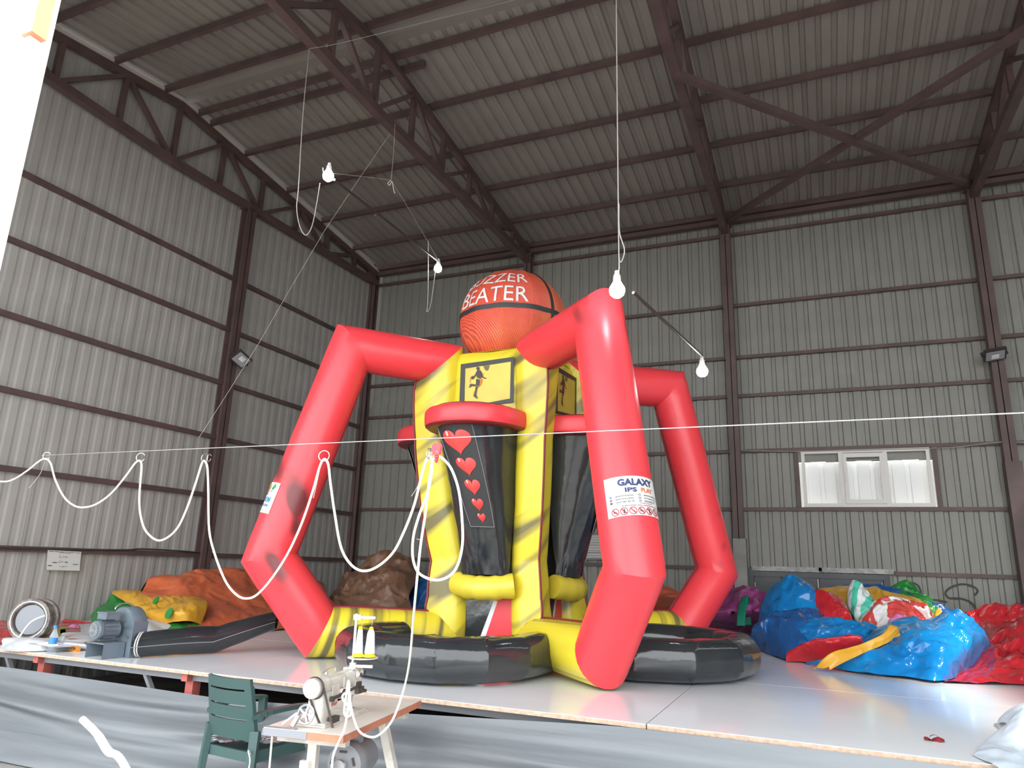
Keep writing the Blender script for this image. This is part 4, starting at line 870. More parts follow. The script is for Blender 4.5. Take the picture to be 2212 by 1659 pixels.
m = MB(); m.box((c.x-.005, c.y-.022, SZ+.012), (c.x+.008, c.y-.02, SZ+.036)); m.box((c.x+.02, c.y-.022, SZ+.008), (c.x+.03, c.y-.02, SZ+.042)); m.box((c.x+.035, c.y-.022, SZ+.012), (c.x+.048, c.y-.02, SZ+.036)); put('black_mark', m, K['ink'], t_)
# ------------------------------------------------ blower
c = Vector(onp(236, 1418, 2, SZ)); bl = thing('air_blower', 'blue grey centrifugal air blower on the platform edge', 'blower', tuple(c))
D1 = Vector((-.1, -1, 0)).normalized(); D2 = Vector((1, -.1, 0)).normalized()  # motor axis towards lower left, outlet side
def bp(a, b, z): return c+D1*a+D2*b+Vector((0, 0, z))
sc = bp(-.12, .02, .245)
m = MB(); m.lathe([(.0, -.07), (.17, -.07), (.175, -.06), (.175, .06), (.17, .07), (0, .07)], sc, D1, 32, caps=False); put('scroll_housing', m, K['machgrey'], bl, smooth=True)
m = MB(); m.lathe([(.0, .0), (.075, .0), (.082, .012), (.082, .04), (.072, .05), (.072, .2), (.0, .2)], bp(.19, .02, .23), -D1, 24, caps=False)
for i in range(14):
    a = 2*PI*i/14; e = Vector((0, 0, 1))*math.sin(a)+D2*math.cos(a); m.beam(bp(.13, .02, .23)+e*.078, bp(.02, .02, .23)+e*.078, .004, .014, up=e)
put('motor', m, K['machgrey'], bl)
m = MB(); m.lathe([(.0, .0), (.058, .0), (.058, .004), (0, .004)], bp(.193, .02, .23), D1, 20, caps=False)
for i in range(6):
    a = PI*i/6; e = Vector((0, 0, 1))*math.sin(a)+D2*math.cos(a); m.beam(bp(.2, .02, .23)-e*.055, bp(.2, .02, .23)+e*.055, .004, .004)
put('fan_grille', m, K['greysteel'], bl)
m = MB(); m.box((0, 0, 0), (0, 0, 0)); m = MB()
q = [bp(.16, -.1, .13), bp(.16, .14, .13), bp(-.04, .14, .13), bp(-.04, -.1, .13)]; q2 = [v-Vector((0, 0, .012)) for v in q]
m.add(q+q2, [(0, 1, 2, 3), (7, 6, 5, 4), (0, 4, 5, 1), (1, 5, 6, 2), (2, 6, 7, 3), (3, 7, 4, 0)])
for a, b in ((0, 1), (1, 2), (2, 3), (3, 0)):
    if a in (0,): continue
    p0, p1 = q2[a], q2[b]; m.add([p0, p1, Vector((p1.x, p1.y, SZ)), Vector((p0.x, p0.y, SZ))], [(0, 1, 2, 3)])
put('stand', m, K['machgrey'], bl)
m = MB(); b0 = [bp(-.19, -.16, 0), bp(-.05, -.16, 0), bp(-.05, .2, 0), bp(-.19, .2, 0)]; m.add(b0+[v+Vector((0, 0, .3)) for v in b0], [(0, 1, 5, 4), (1, 2, 6, 5), (2, 3, 7, 6), (3, 0, 4, 7), (4, 5, 6, 7)]); put('outlet_box', m, K['machgrey'], bl)
m = MB(); tb = bp(.08, .02, .345); m.beam(tb-D1*.06, tb+D1*.06, .13, .05); m.beam(tb-D1*.065+Vector((0, 0, .03)), tb+D1*.065+Vector((0, 0, .03)), .14, .012); put('terminal_box', m, K['machgrey'], bl)
m = MB(); m.tube([bp(-.06, .02, .40)+D1*(.09*math.cos(a))+Vector((0, 0, .05*math.sin(a))) for a in [PI*i/10 for i in range(11)]], .006, 6); put('lifting_handle', m, K['steel'], bl)
# black air sleeve from the blower to the game
A_ = bp(-.10, .20, .12); B_ = Vector(onp(597, 1352, 1, -6.95)); 
def slv(u, v):
    p = A_.lerp(B_, v); z0 = SZ+.004+max(0, v-.55)*.42*(1); hgt = .20*(1-.1*v)+.05*math.sin(PI*v); a = 2*PI*u
    p.z = z0+hgt/2+math.sin(a)*hgt/2*(1+.04*nz((v*6, u*4, 0), 1)); s = Vector((.55, -.83, 0)); w_ = .13*(1-.35*abs(math.sin(a))**3); return p+s*math.cos(a)*w_
m = MB(); m.grid(slv, 20, 50, closeu=True)
sl = tag(put('air_sleeve', m, K['black'], base=tuple(A_), smooth=True, ang=60), 'black air sleeve running from the blower to the game', 'air sleeve')
m = MB(); m.tube([slv(.985, v/20)+Vector((0, -.004, -.0)) for v in range(21)], .004, 4); put('seam', m, K['greysteel'], sl)
m = MB(); m.tube([slv(u/16, .02) for u in range(16)], .006, 5, closed=True); m.tube([slv(u/16, .035) for u in range(16)], .006, 5, closed=True); put('tie', m, K['paper'], sl)
# ------------------------------------------------ poster on the left wall
po = thing('wall_poster', 'curling white paper sheet with sketches pinned on the left wall', 'poster', (.2, -6.45, 1.5))
P4 = [Vector(onp(x, y, 0, .165)) for x, y in ((103, 1188), (176, 1192), (171, 1233), (99, 1231))]
def pf(u, v, o=0): 
    p = P4[0].lerp(P4[1], u).lerp(P4[3].lerp(P4[2], u), v); p.x = .165+.05*max(0, v-.6)**1.3*(1-.3*u)+o; return p
m = MB(); m.grid(lambda u, v: pf(u, v), 12, 14); put('sheet', m, K['paper'], po, smooth=True)
def pb(u0, v0, u1, v1, n='print'): 
    m = MB(); m.add([pf(u0, v0, .003), pf(u1, v0, .003), pf(u1, v1, .003), pf(u0, v1, .003)], [(0, 1, 2, 3)]); put(n, m, K['ink'], po)
for a in ((.04, .05, .17, .075), (.2, .05, .33, .075), (.66, .05, .8, .075), (.83, .06, .97, .085), (.17, .60, .30, .64), (.03, .76, .15, .80), (.77, .66, .94, .69), (.34, .11, .66, .125)): pb(*a)
vs, fs = text_geo('MAKTUM', 1); xs = [v.x for v in vs]; ys = [v.y for v in vs]
m = MB(); m.add([pf(.34+.32*(v.x-min(xs))/(max(xs)-min(xs)), .10-.06*(v.y-min(ys))/(max(ys)-min(ys)), .004) for v in vs], fs); put('lettering', m, K['ink'], po)
rnd = random.Random(3)
for cx_, cy_, n_ in ((.47, .30, 9), (.47, .56, 12), (.5, .80, 8)):
    m = MB()
    for _ in range(n_):
        a = rnd.random()*PI; u = cx_+rnd.uniform(-.12, .12); v = cy_+rnd.uniform(-.06, .06); r = rnd.uniform(.02, .05)
        m.add([pf(u-r, v, .0035), pf(u, v-.012, .0035), pf(u+r, v+.01, .0035), pf(u, v+.016, .0035)], [(0, 1, 2, 3)])
    put('sketch', m, K['greysteel'], po)
# ------------------------------------------------ floodlights
def flood(label, o, d, up=(0, 0, 1), s=1., arm=(-.2, 0, 0)):
    o = Vector(o); d = Vector(d).normalized(); sx = d.cross(Vector(up)).normalized(); u = sx.cross(d); f_ = thing('floodlight', label, 'floodlight', tuple(o), 'unlit floodlights on the columns')
    m = MB(); m.beam(o, o-d*.05*s, .30*s, .24*s, up=u); 
    for i in range(7): m.beam(o-d*.05*s+sx*(-.12+.04*i)*s, o-d*.08*s+sx*(-.12+.04*i)*s, .006, .2*s, up=u)
    put('housing', m, K['iron'], f_)
    m = MB(); m.beam(o+d*.006, o+d*.001, .25*s, .19*s, up=u); put('lens', m, K['ledglass'], f_)
    m = MB(); m.beam(o+d*.012+u*.02*s, o+d*.006+u*.02*s, .10*s, .08*s, up=u); put('led_plate', m, K['yellowplain'] if False else K['white'], f_)
    m = MB(); m.beam(o-d*.07, o-d*.07+Vector(arm), .03, .03)
    for q in (-1, 1): m.beam(o+sx*.16*q*s, o+sx*.16*q*s-d*.12*s-Vector((0, 0, .02)), .02, .03)
    m.beam(o-sx*.17*s-d*.12*s-Vector((0, 0, .02)), o+sx*.17*s-d*.12*s-Vector((0, 0, .02)), .03, .02); put('bracket', m, K['iron'], f_)
p = onp(521, 777, 0, .46); flood('black framed floodlight on the middle column of the left wall', p, (.75, -.35, -.75), (0, .4, 1))
p = onp(2150, 768, 1, -.42); flood('thin grey floodlight on the column right of the window', p, (.1, -.45, -.9), (0, 1, .2), arm=(0, .2, .0))
# ================================================================== hanging lamps
def cable(name, label, cat, pts, r, mt, group=None, m_=6, parent=None, sides=6):
    P_ = sm_pts([np.array(p) for p in pts], m_) if m_ > 1 else pts
    mb = MB(); mb.tube(P_, r, sides)
    if parent: return put(name, mb, mt, parent, smooth=True)
    return tag(put(name, mb, mt, base=tuple(float(x) for x in pts[0]), smooth=True), label, cat, group)
def bulb(label, p, r, cab):
    p = Vector(p); b = thing('hanging_bulb', label, 'light bulb', tuple(p), 'lit bulbs hung from the roof')
    m = MB(); m.lathe([(0, -r), (r*.5, -r*.92), (r*.85, -r*.6), (r, -r*.1), (r*.95, r*.3), (r*.7, r*.75), (r*.5, r*1.1), (0, r*1.1)], p, (0, 0, 1), 20, caps=False); put('globe', m, K['bulb'], b, smooth=True)
    m = MB(); m.lathe([(0, r*1.08), (r*.52, r*1.08), (r*.48, r*1.9), (r*.3, r*2.3), (r*.3, r*2.6), (0, r*2.6)], p, (0, 0, 1), 14, caps=False); put('socket', m, K['pvc'], b, smooth=True)
    cable('cord', None, None, [p+Vector((0, 0, r*2.5))]+[Vector(q) for q in cab], .005, K['wire'], parent=b)
    return b
d1, d2, d3, d4 = 7.7, 10.0, 5.85, 7.1
b1 = atd(709, 380, d1); b2 = atd(946, 580, d2); b3 = atd(1333, 627, d3); b4 = atd(1517, 802, d4)
bulb('brightest hanging bulb at the upper left of the photo', b1, .055, [Vector(atd(700, 372, d1)), Vector(atd(697, 362, d1))])
bulb('hanging bulb just left above the basketball', b2, .055, [Vector(atd(946, 566, d2)), Vector(atd(942, 555, d2))])
top3 = Vector(b3); top3.z = roofz(top3.y)-.1
bulb('big hanging bulb touching the front red leg', b3, .064, [Vector(atd(1336, 590, d3)), Vector(atd(1338, 556, d3)), Vector(atd(1336, 480, d3+.1)), top3])
cable('slack_cord', 'pale slack cord looping beside the cord of the big bulb', 'cord', [atd(1337, 440, d3+.1), atd(1338, 500, d3+.05), atd(1349, 540, d3), atd(1342, 565, d3), atd(1337, 560, d3)], .005, K['wire'])
bulb('hanging bulb right of the rear red leg', b4, .055, [Vector(atd(1517, 788, d4)), Vector(atd(1516, 768, d4))])
# thin pipes the bulbs hang from
for a, b, lab in (((722, 388, d1), (944, 562, d2), 'thin dark pipe linking the two upper left bulbs'), ((1368, 632, d3), (1516, 768, d4), 'thin dark pipe linking the two right bulbs')):
    m = MB(); A_, B_ = Vector(atd(*a)), Vector(atd(*b)); m.tube([A_, B_], .014, 8); tag(put('lamp_pipe', m, K['iron'], base=tuple(A_)), lab, 'pipe')
m = MB(); c = Vector(atd(815, 463, 8.7)); m.tube([c+Vector((.035*math.cos(a), 0, .035*math.sin(a)-.03)) for a in [2*PI*i/14 for i in range(14)]], .006, 5, closed=True); tag(put('pipe_ring', m, K['iron'], base=tuple(c)), 'small dark ring on the pipe between the upper bulbs', 'ring')
LP = lambda L_: [atd(*q) for q in L_]
cable('loop_cord', 'white twisted cord hanging in a deep loop left of the brightest bulb', 'cord', LP([(668, 106, 9.5), (655, 240, 8.6), (645, 400, 8.0), (641, 450, 7.9), (648, 490, 7.8), (661, 508, 7.75), (674, 488, 7.72), (684, 440, 7.7), (691, 395, 7.7)]), .0045, K['wire'])
cable('loop_cord', 'white cord looping down left of the basketball bulb', 'cord', LP([(925, 520, 10.2), (925, 590, 10.1), (924, 650, 10.05), (922, 674, 10), (930, 660, 10), (936, 620, 10), (940, 588, 10)]), .005, K['wire'])
cable('guy_string', 'thin string from the brightest bulb to its knot', 'string', LP([(715, 374, 7.7), (780, 381, 8.2), (845, 389, 8.7)]), .0025, K['wire'])
cable('guy_string', 'thin string hanging from the second roof truss to the knot', 'string', LP([(853, 268, 9.6), (850, 330, 9.1), (845, 389, 8.7)]), .0025, K['wire'])
cable('guy_string', 'thin string from the knot down to the basketball bulb', 'string', LP([(845, 389, 8.7), (900, 480, 9.4), (943, 556, 10)]), .0025, K['wire'])
cable('string_knot', 'knot with loose ends where the lamp strings meet', 'string', LP([(845, 389, 8.7), (838, 396, 8.7), (842, 400, 8.7), (847, 392, 8.7), (850, 408, 8.7), (853, 418, 8.7)]), .005, K['wire'])
cable('guy_string', 'long thin string slanting down before the left wall', 'string', LP([(842, 290, 9.3), (700, 500, 8.6), (560, 740, 7.9), (430, 945, 7.3)]), .0018, K['wire'], m_=2)
cable('roof_wire', 'thin wire strung across below the roof sheets', 'wire', LP([(668, 105, 9.5), (740, 92, 9.6), (930, 45, 9.8), (1080, 8, 10), (1200, -25, 10.2)]), .0025, K['wire'])
cable('wall_wire', 'thin cable sagging along the girt above the window', 'cable', [onp(1600, 972, 1, -.06), onp(1700, 975, 1, -.05), onp(1900, 971, 1, -.05), onp(2060, 966, 1, -.06), onp(2160, 955, 1, -.2), onp(2260, 957, 1, -.2)], .006, K['wire'])
cable('wall_cable', 'dark cable running along the lowest girt of the left wall', 'cable', [onp(x, y, 0, .17) for x, y in ((-20, 1183), (60, 1185), (160, 1187), (270, 1188), (310, 1186), (400, 1191), (430, 1194))], .012, K['iron'])
# ================================================================== wire with rings and hose
WL = Vector(atd(60, 985, 6.2)); WR = Vector(atd(2212, 892, 2.5))
def wpt(x):
    lo, hi = -.6, 1.6
    for _ in range(50):
        m_ = (lo+hi)/2; P_ = np.array(WL.lerp(WR, m_))-CP; xx = IW/2+FPX*(P_@CR)/(P_@CF)
        if xx < x: lo = m_
        else: hi = m_
    return WL.lerp(WR, lo)
def wd(x): return (wpt(x)-Vector(CP)).length
m = MB(); m.tube([wpt(90), wpt(1200), WR, WL.lerp(WR, 2.3)], .0022, 8); tag(put('steel_wire', m, K['steel'], base=tuple(WL)), 'taut steel wire crossing the whole photo in front of the game', 'wire')
def ring_at(x, y, r, label, full=True, tilt=0., thin=False):
    c = Vector(atd(x, y, wd(x))); rx = Vector(CR); u = Vector((0, 0, 1)); e = rx*math.cos(tilt)+Vector(CF)*math.sin(tilt)
    m = MB(); N = 20; m.tube([c+e*r*math.cos(a)+u*r*math.sin(a) for a in [.5+2*PI*i/N*(1 if full else .9) for i in range(N)]], .0026, 6, closed=full)
    tag(put('hook_ring', m, K['steel'], base=tuple(c)), label, 'ring', 'metal rings holding the hose on the wire')
ring_at(101, 985, .026, 'leftmost open metal ring on the wire', False)
ring_at(304, 988, .026, 'open metal ring second from the left on the wire', False)
ring_at(442, 989, .024, 'narrow edge-on ring on the wire left of the left red leg', True, 1.25)
ring_at(452, 989, .020, 'short loose hook beside the edge-on ring', False, 1.45)
ring_at(700, 985, .026, 'round metal ring on the wire in front of the left red leg')
ring_at(926, 979, .022, 'steel ring left of the red pulley', True, 1.3)
ring_at(930, 980, .022, 'second steel ring touching the red pulley side', True, 1.4)
pc_ = Vector(atd(944, 972, wd(944))); pu = thing('wire_pulley', 'small red plastic pulley riding on the steel wire', 'pulley', tuple(pc_))
R_, U_ = Vector(CR), Vector((0, 0, 1)); F_ = Vector(CF)
for s, nm in ((-1, 'cheek'), (1, 'cheek')):
    m = MB(); N = 16; pl = [(.020*math.cos(PI*i/N), .012+.020*math.sin(PI*i/N)) for i in range(N+1)]+[(-.014, -.022), (.014, -.022)]
    m.prism(pl, pc_+F_*s*.008+R_*s*.003, R_, U_, .005); put(nm, m, K['pulley'], pu)
m = MB(); m.lathe([(0, -.01), (.013, -.01), (.010, 0), (.013, .01), (0, .01)], pc_+U_*.010, F_, 14, caps=False); m.lathe([(0, -.013), (.004, -.013), (.004, .012), (0, .012)], pc_-U_*.008, F_, 10, caps=False); put('wheel', m, K['steel'], pu)
m = MB(); m.lathe([(.004, .0), (.011, -.004), (.011, -.012), (.006, -.016), (.009, -.022), (.005, -.034), (0, -.034)], pc_-U_*.022, (0, 0, 1), 12, caps=False); put('swivel', m, K['pulley'], pu, smooth=True)
hs = [(-330, 1000), (-150, 985), (-60, 1030), (0, 1040), (28, 1036), (60, 1016), (85, 996), (99, 991), (110, 1002), (119, 1035), (138, 1073), (160, 1092), (181, 1096), (208, 1089), (240, 1066), (272, 1028), (290, 1003), (301, 995), (306, 1006), (303, 1045), (301, 1080), (304, 1115), (315, 1147), (339, 1167), (362, 1161), (385, 1138), (405, 1095), (424, 1040), (436, 1002), (442, 996), (448, 1010), (450, 1060), (452, 1145), (465, 1200), (487, 1255), (510, 1284), (532, 1293), (556, 1284), (588, 1248), (622, 1195), (652, 1130), (676, 1060), (690, 1010), (700, 992), (709, 1003), (714, 1045), (724, 1115), (736, 1180), (755, 1216), (781, 1233), (812, 1226), (848, 1195), (872, 1150), (895, 1090), (914, 1015), (924, 988), (932, 990), (933, 1015), (925, 1060), (905, 1115), (893, 1160), (892, 1205), (905, 1238), (938, 1253), (968, 1246), (988, 1222), (999, 1175), (998, 1120), (991, 1060), (976, 1015), (958, 992), (946, 987), (934, 998), (926, 1050), (919, 1110), (909, 1175), (902, 1240), (893, 1335), (885, 1425), (872, 1490), (848, 1555), (818, 1588), (795, 1591), (775, 1578), (763, 1548), (757, 1518), (755, 1500)]
def hd_(i, x, y):
    if y > 1255 and x > 740: k = min(1, (y-1255)/240); return wd(min(x, 946))*(1-k)+4.15*k
    return wd(min(x, 946))+.004*math.sin(i)
cable('hose', 'white hose hanging in loops from the wire', 'hose', [atd(x, y, hd_(i, x, y)) for i, (x, y) in enumerate(hs)], .0058, K['hose'], m_=5, sides=8)
cable('hose', 'white hose coiled in a knot in front of the sewing machine', 'hose', [atd(x, y, 4.12+.01*math.sin(i*1.3)) for i, (x, y) in enumerate([(755, 1500), (750, 1496), (742, 1500), (740, 1508), (746, 1518), (756, 1530), (758, 1542), (752, 1548), (745, 1544), (744, 1530), (748, 1500), (753, 1470), (754, 1500), (750, 1540), (744, 1575), (733, 1600), (720, 1632), (716, 1670)])], .0058, K['hose'], m_=6, sides=8)
for pts_, lab in (([(98, 993, 6.1), (86, 1025, 6.1), (62, 1055, 6.1)], 'loose thin string at the leftmost ring'), ([(693, 1004, wd(690)), (684, 1045, wd(690)), (677, 1076, wd(690))], 'loose cable tie end on the hose before the left leg'), ([(928, 990, 3.8), (915, 1015, 3.8), (905, 1045, 3.8), (889, 1072, 3.8)], 'loose thin string end left of the pulley'), ([(900, 1164, 3.85), (906, 1166, 3.85), (912, 1168, 3.85)], 'short cable tie across the hose below the pulley')):
    cable('string_end', lab, 'string', LP(pts_), .0016, K['wire'])
# ================================================================== chair
ch = thing('armchair', 'dark green plastic armchair facing the sewing table', 'chair', (5.66, -8.97, 0))
fa = math.radians(84); fx = Vector((math.cos(fa), math.sin(fa), 0)); fy = Vector((-math.sin(fa), math.cos(fa), 0)); co = Vector((5.64, -9.0, 0))
def cpt(a, b, z): return co+fx*a+fy*b+Vector((0, 0, z))
def backx(z): return -.10*(z-.42)/.46+.012
def bpl(m, b0, b1, z0, z1, th=.02, n=10):   # curved horizontal board of the back
    def f(u, v):
        a = 2*PI*0
        return None
    vs = []; 
    for i in range(n+1):
        b = b0+(b1-b0)*i/n; cur = -.035*(1-(b/.2)**2)
        for dx, z in ((0, z0), (0, z1), (th, z1), (th, z0)): vs.append(cpt(backx(z)+cur+dx, b*(1-.10*(z-.45)/.45), z))
    fs = [(i*4+q, i*4+(q+1) % 4, (i+1)*4+(q+1) % 4, (i+1)*4+q) for i in range(n) for q in range(4)]+[(0, 1, 2, 3), (n*4+3, n*4+2, n*4+1, n*4)]
    m.add(vs, fs)
m = MB(); bpl(m, -.22, .22, .81, .875, .024); put('top_rail', m, K['chair'], ch)
for z0, z1 in ((.715, .798), (.628, .703), (.548, .618)):
    m = MB(); bpl(m, -.185, .185, z0, z1, .016); put('back_slat', m, K['chair'], ch)
for s in (-1, 1):
    m = MB(); bpl(m, s*.222, s*.175, .49, .83, .03, 2); put('back_stile', m, K['chair'], ch)
m = MB(); bpl(m, -.235, .235, .50, .55, .035); put('lower_rail', m, K['chair'], ch)
m = MB()
def st_(u, v):
    a = .02+.46*v; b = (u-.5)*2*(.20+.035*v); return cpt(a, b, .425-.015*math.cos((u-.5)*PI)+.012*v)
m.grid(st_, 12, 12); n0 = len(m.v); m.grid(lambda u, v: st_(u, v)-Vector((0, 0, .02)), 12, 12)
put('seat', m, K['chair'], ch, smooth=True)
m = MB()
for s in (-1, 1): m.beam(cpt(.02, s*.20, .40), cpt(.48, s*.235, .41), .022, .07)
m.beam(cpt(.47, -.23, .40), cpt(.47, .23, .40), .022, .07); m.beam(cpt(.01, -.2, .40), cpt(.01, .2, .40), .022, .06); put('seat_apron', m, K['chair'], ch)
for s in (-1, 1):
    m = MB(); m.beam(cpt(.0, s*.215, .56), cpt(-.04, s*.235, 0), .055, .04); put('leg', m, K['chair'], ch)
    m = MB(); m.beam(cpt(.46, s*.235, .66), cpt(.50, s*.25, 0), .05, .045); put('leg', m, K['chair'], ch)
    m = MB(); P_ = sm_pts([cpt(-.03, s*.19, .64), cpt(.1, s*.235, .665), (cpt(.3, s*.25, .67)), cpt(.48, s*.245, .655)], 4)
    for a, b in zip(P_, P_[1:]): m.beam(a, b, .055, .028)
    put('armrest', m, K['chair'], ch)
m = MB(); m.grid(lambda u, v: cpt(-.01+.32*v+.02*math.sin(u*7), (u-.5)*.38+.03*math.sin(v*6), .455+.035*abs(nz((u*3, v*3, 0), 1.5))+.05*max(0, .25-v)*(1+math.sin(u*6))), 26, 22)
cu_ = tag(put('seat_cushion', m, K['cushion'], base=tuple(cpt(.2, 0, .44)), smooth=True), 'thin grey and white striped cushion on the green chair seat', 'cushion')
m = MB(); m.tube(sm_pts([cpt(.03, -.17, .45), cpt(-.02, -.22, .43), cpt(-.06, -.235, .46), cpt(-.05, -.25, .40), cpt(-.05, -.24, .30), cpt(-.03, -.235, .22)], 4), .005, 6); put('tie', m, K['paper'], cu_)
# ================================================================== sewing table
TB = Vector(onp(742, 1588, 2, .78)); TC = Vector(onp(910, 1512, 2, .78)); e1 = (TC-TB); TLn = e1.length; e1.normalize(); e2 = Vector((0, 0, 1)).cross(e1)
if e2.x > 0: e2 = -e2
TW = .46
tb = thing('sewing_table', 'small cream sewing table with a terracotta edge', 'table', (TB.x, TB.y, 0))
def tp(a, b, z): return TB+e1*a+e2*b+Vector((0, 0, z-.78))
def slab(m, a0, a1, b0, b1, z0, z1, mi=0):
    q = [tp(a0, b0, z0), tp(a1, b0, z0), tp(a1, b1, z0), tp(a0, b1, z0)]; r = [tp(a0, b0, z1), tp(a1, b0, z1), tp(a1, b1, z1), tp(a0, b1, z1)]
    m.add(q+r, [(0, 1, 2, 3), (7, 6, 5, 4), (0, 4, 5, 1), (1, 5, 6, 2), (2, 6, 7, 3), (3, 7, 4, 0)], mi)
m = MB(); slab(m, 0, TLn, 0, TW, .74, .777, 1); slab(m, 0, TLn, 0, TW, .777, .78, 0); put('tabletop', m, [K['tabletop'], K['terracotta']], tb)
m = MB(); slab(m, -.003, .0, TW*.45, TW+.003, .742, .776); slab(m, -.004, .16, TW, TW+.004, .742, .776); slab(m, -.003, .03, TW*.6, TW+.002, .781, .783); put('tape_wrap', m, K['tape'], tb)
m = MB(); slab(m, .09, .14, .03, TW-.03, .70, .74); slab(m, .10, .14, .20, .25, .04, .70); put('end_leg', m, K['cream'], tb)
m = MB(); slab(m, TLn-.2, TLn-.15, .02, TW-.03, .70, .74)
for q in (-1, 1): m.beam(tp(TLn-.175, TW/2+q*.04, .70), tp(TLn-.175, TW/2+q*.26, .03), .05, .05, up=e1)
m.beam(tp(TLn-.175, TW/2-.15, .36), tp(TLn-.175, TW/2+.02, .06), .035, .03, up=e1); put('end_leg', m, K['cream'], tb)
m = MB(); slab(m, .1, .14, -.02, TW, .0, .04); slab(m, TLn-.2, TLn-.15, -.08, TW+.06, 0, .04); m.beam(tp(.12, TW/2, .16), tp(TLn-.17, TW/2, .16), .04, .04); put('foot_bar', m, K['cream'], tb)
# motor under the table
mo = thing('clutch_motor', 'grey clutch motor hanging under the sewing table', 'motor', tuple(tp(.45, .12, .55)))
ca = tp(.30, .14, .56); m = MB(); m.lathe([(0, 0), (.07, 0), (.10, .015), (.105, .05), (.105, .10), (.09, .12), (.09, .26), (.07, .29), (0, .29)], ca, e1, 26, caps=False); put('body', m, K['greysteel'], mo, smooth=True)
m = MB(); m.lathe([(0, -.05), (.035, -.05), (.028, -.04), (.035, -.03), (.02, -.02), (.02, 0)], ca, e1, 18, caps=False); put('belt_wheel', m, K['steel'], mo, smooth=True)
m = MB()
for i in range(5):
    a = 2*PI*i/5; m.beam(ca-e1*.002+e2*.07*math.cos(a)+Vector((0, 0, .07*math.sin(a))), ca-e1*.002+e2*.07*math.cos(a+.6)+Vector((0, 0, .07*math.sin(a+.6))), .012, .01)
put('vent_slot', m, K['iron'], mo)
m = MB(); m.beam(ca+e1*.15+Vector((0, 0, .08)), ca+e1*.15+Vector((0, 0, .18)), .06, .05, up=e1); put('mount', m, K['greysteel'], mo)
m = MB(); m.tube(sm_pts([ca-e1*.03+Vector((0, 0, -.05)), ca-e1*.04+Vector((0, 0, -.15)), ca-e1*.02+e2*.02+Vector((0, 0, -.3))], 4), .006, 6); put('power_lead', m, K['wire'], mo)
# power strip on the table leg
ps = thing('power_strip', 'white power strip with sockets fixed to the table leg', 'power strip', tuple(tp(.08, .22, .35)))
m = MB(); slab(m, .075, .10, .225, .275, .25, .62); put('strip_body', m, K['pvc'], ps)
for i in range(3):
    m = MB(); o = tp(.075, .25, .57-.115*i); m.lathe([(.024, 0), (.024, .006), (.019, .006), (.018, .001), (0, .001)], o, -e1, 18, caps=False); put('socket', m, K['pvc'], ps)
    m = MB(); m.beam(o-e1*.004+Vector((0, 0, .006)), o-e1*.004+Vector((0, 0, .010)), .012, .003); m.beam(o-e1*.004+Vector((0, 0, -.006)), o-e1*.004+Vector((0, 0, -.010)), .012, .003); put('pin_hole', m, K['ink'], ps)
m = MB(); o = tp(.06, .25, .455); m.lathe([(0, 0), (.018, 0), (.02, .02), (.012, .04), (0, .04)], o, -e1, 14, caps=False); m.tube(sm_pts([o-e1*.035, o-e1*.07+e2*.02-Vector((0, 0, .04)), o-e1*.06+e2*.04-Vector((0, 0, .2)), o-e1*.05+e2*.04-Vector((0, 0, .45))], 4), .004, 6); tag(put('plug', m, K['pvc'], base=tuple(o), smooth=True), 'white plug and lead in the middle socket', 'plug')
cable('knee_rod', 'thin tan rod hanging from the near left table corner', 'rod', [tp(.04, TW-.03, .735), tp(.0, TW-.06, .5), tp(-.05, TW-.10, .2), tp(-.06, TW-.12, .03)], .005, K['stick'], m_=3)
# ================================================================== sewing machine
ma = TB+e1*.0; MO = Vector(onp(722, 1549, 2, .782)); MO = MO-e1*.05
sm_ = thing('sewing_machine', 'old cream industrial sewing machine on the small table', 'sewing machine', tuple(MO))
ez = Vector((0, 0, 1)); e3 = -e2
def mp_(a, b, z): return MO+e1*a+e3*b+ez*(z*.80)
def mbx(m, a0, a1, b0, b1, z0, z1): 
    q = [mp_(a, b, z) for z in (z0, z1) for a, b in ((a0, b0), (a1, b0), (a1, b1), (a0, b1))]
    m.add(q, [(0, 3, 2, 1), (4, 5, 6, 7), (0, 1, 5, 4), (1, 2, 6, 5), (2, 3, 7, 6), (3, 0, 4, 7)])
m = MB(); mbx(m, -.22, .30, -.09, .09, -.001, .008); mbx(m, -.2, .28, -.08, .08, .008, .02); put('bed', m, K['cream'], sm_)
m = MB()
def armf(u, v):   # rounded arm from column to head
    a = -.185+.41*v; z = .235+.0*v; ang = 2*PI*u; c_, s_ = math.cos(ang), math.sin(ang); hw = .048-.006*v; hh = .062-.012*math.sin(PI*min(1, v*1.1))
    return mp_(a, math.copysign(abs(c_)**.6, c_)*hw, z+math.copysign(abs(s_)**.6, s_)*hh)
m.grid(armf, 24, 12, closeu=True); m.add([armf(i/24, 0) for i in range(24)], [tuple(range(24))]); m.add([armf(i/24, 1) for i in range(24)], [tuple(range(24))[::-1]]); put('arm', m, K['cream'], sm_, smooth=True)
m = MB(); m.grid(lambda u, v: mp_(-.13+math.copysign(abs(math.cos(2*PI*u))**.5, math.cos(2*PI*u))*(.055+.012*(1-v)), math.copysign(abs(math.sin(2*PI*u))**.5, math.sin(2*PI*u))*.05, .015+.19*v), 24, 6, closeu=True); put('column', m, K['cream'], sm_, smooth=True)
m = MB(); mbx(m, .20, .262, -.045, .045, .12, .305); mbx(m, .262, .27, -.035, .035, .15, .28); put('head', m, K['cream'], sm_)
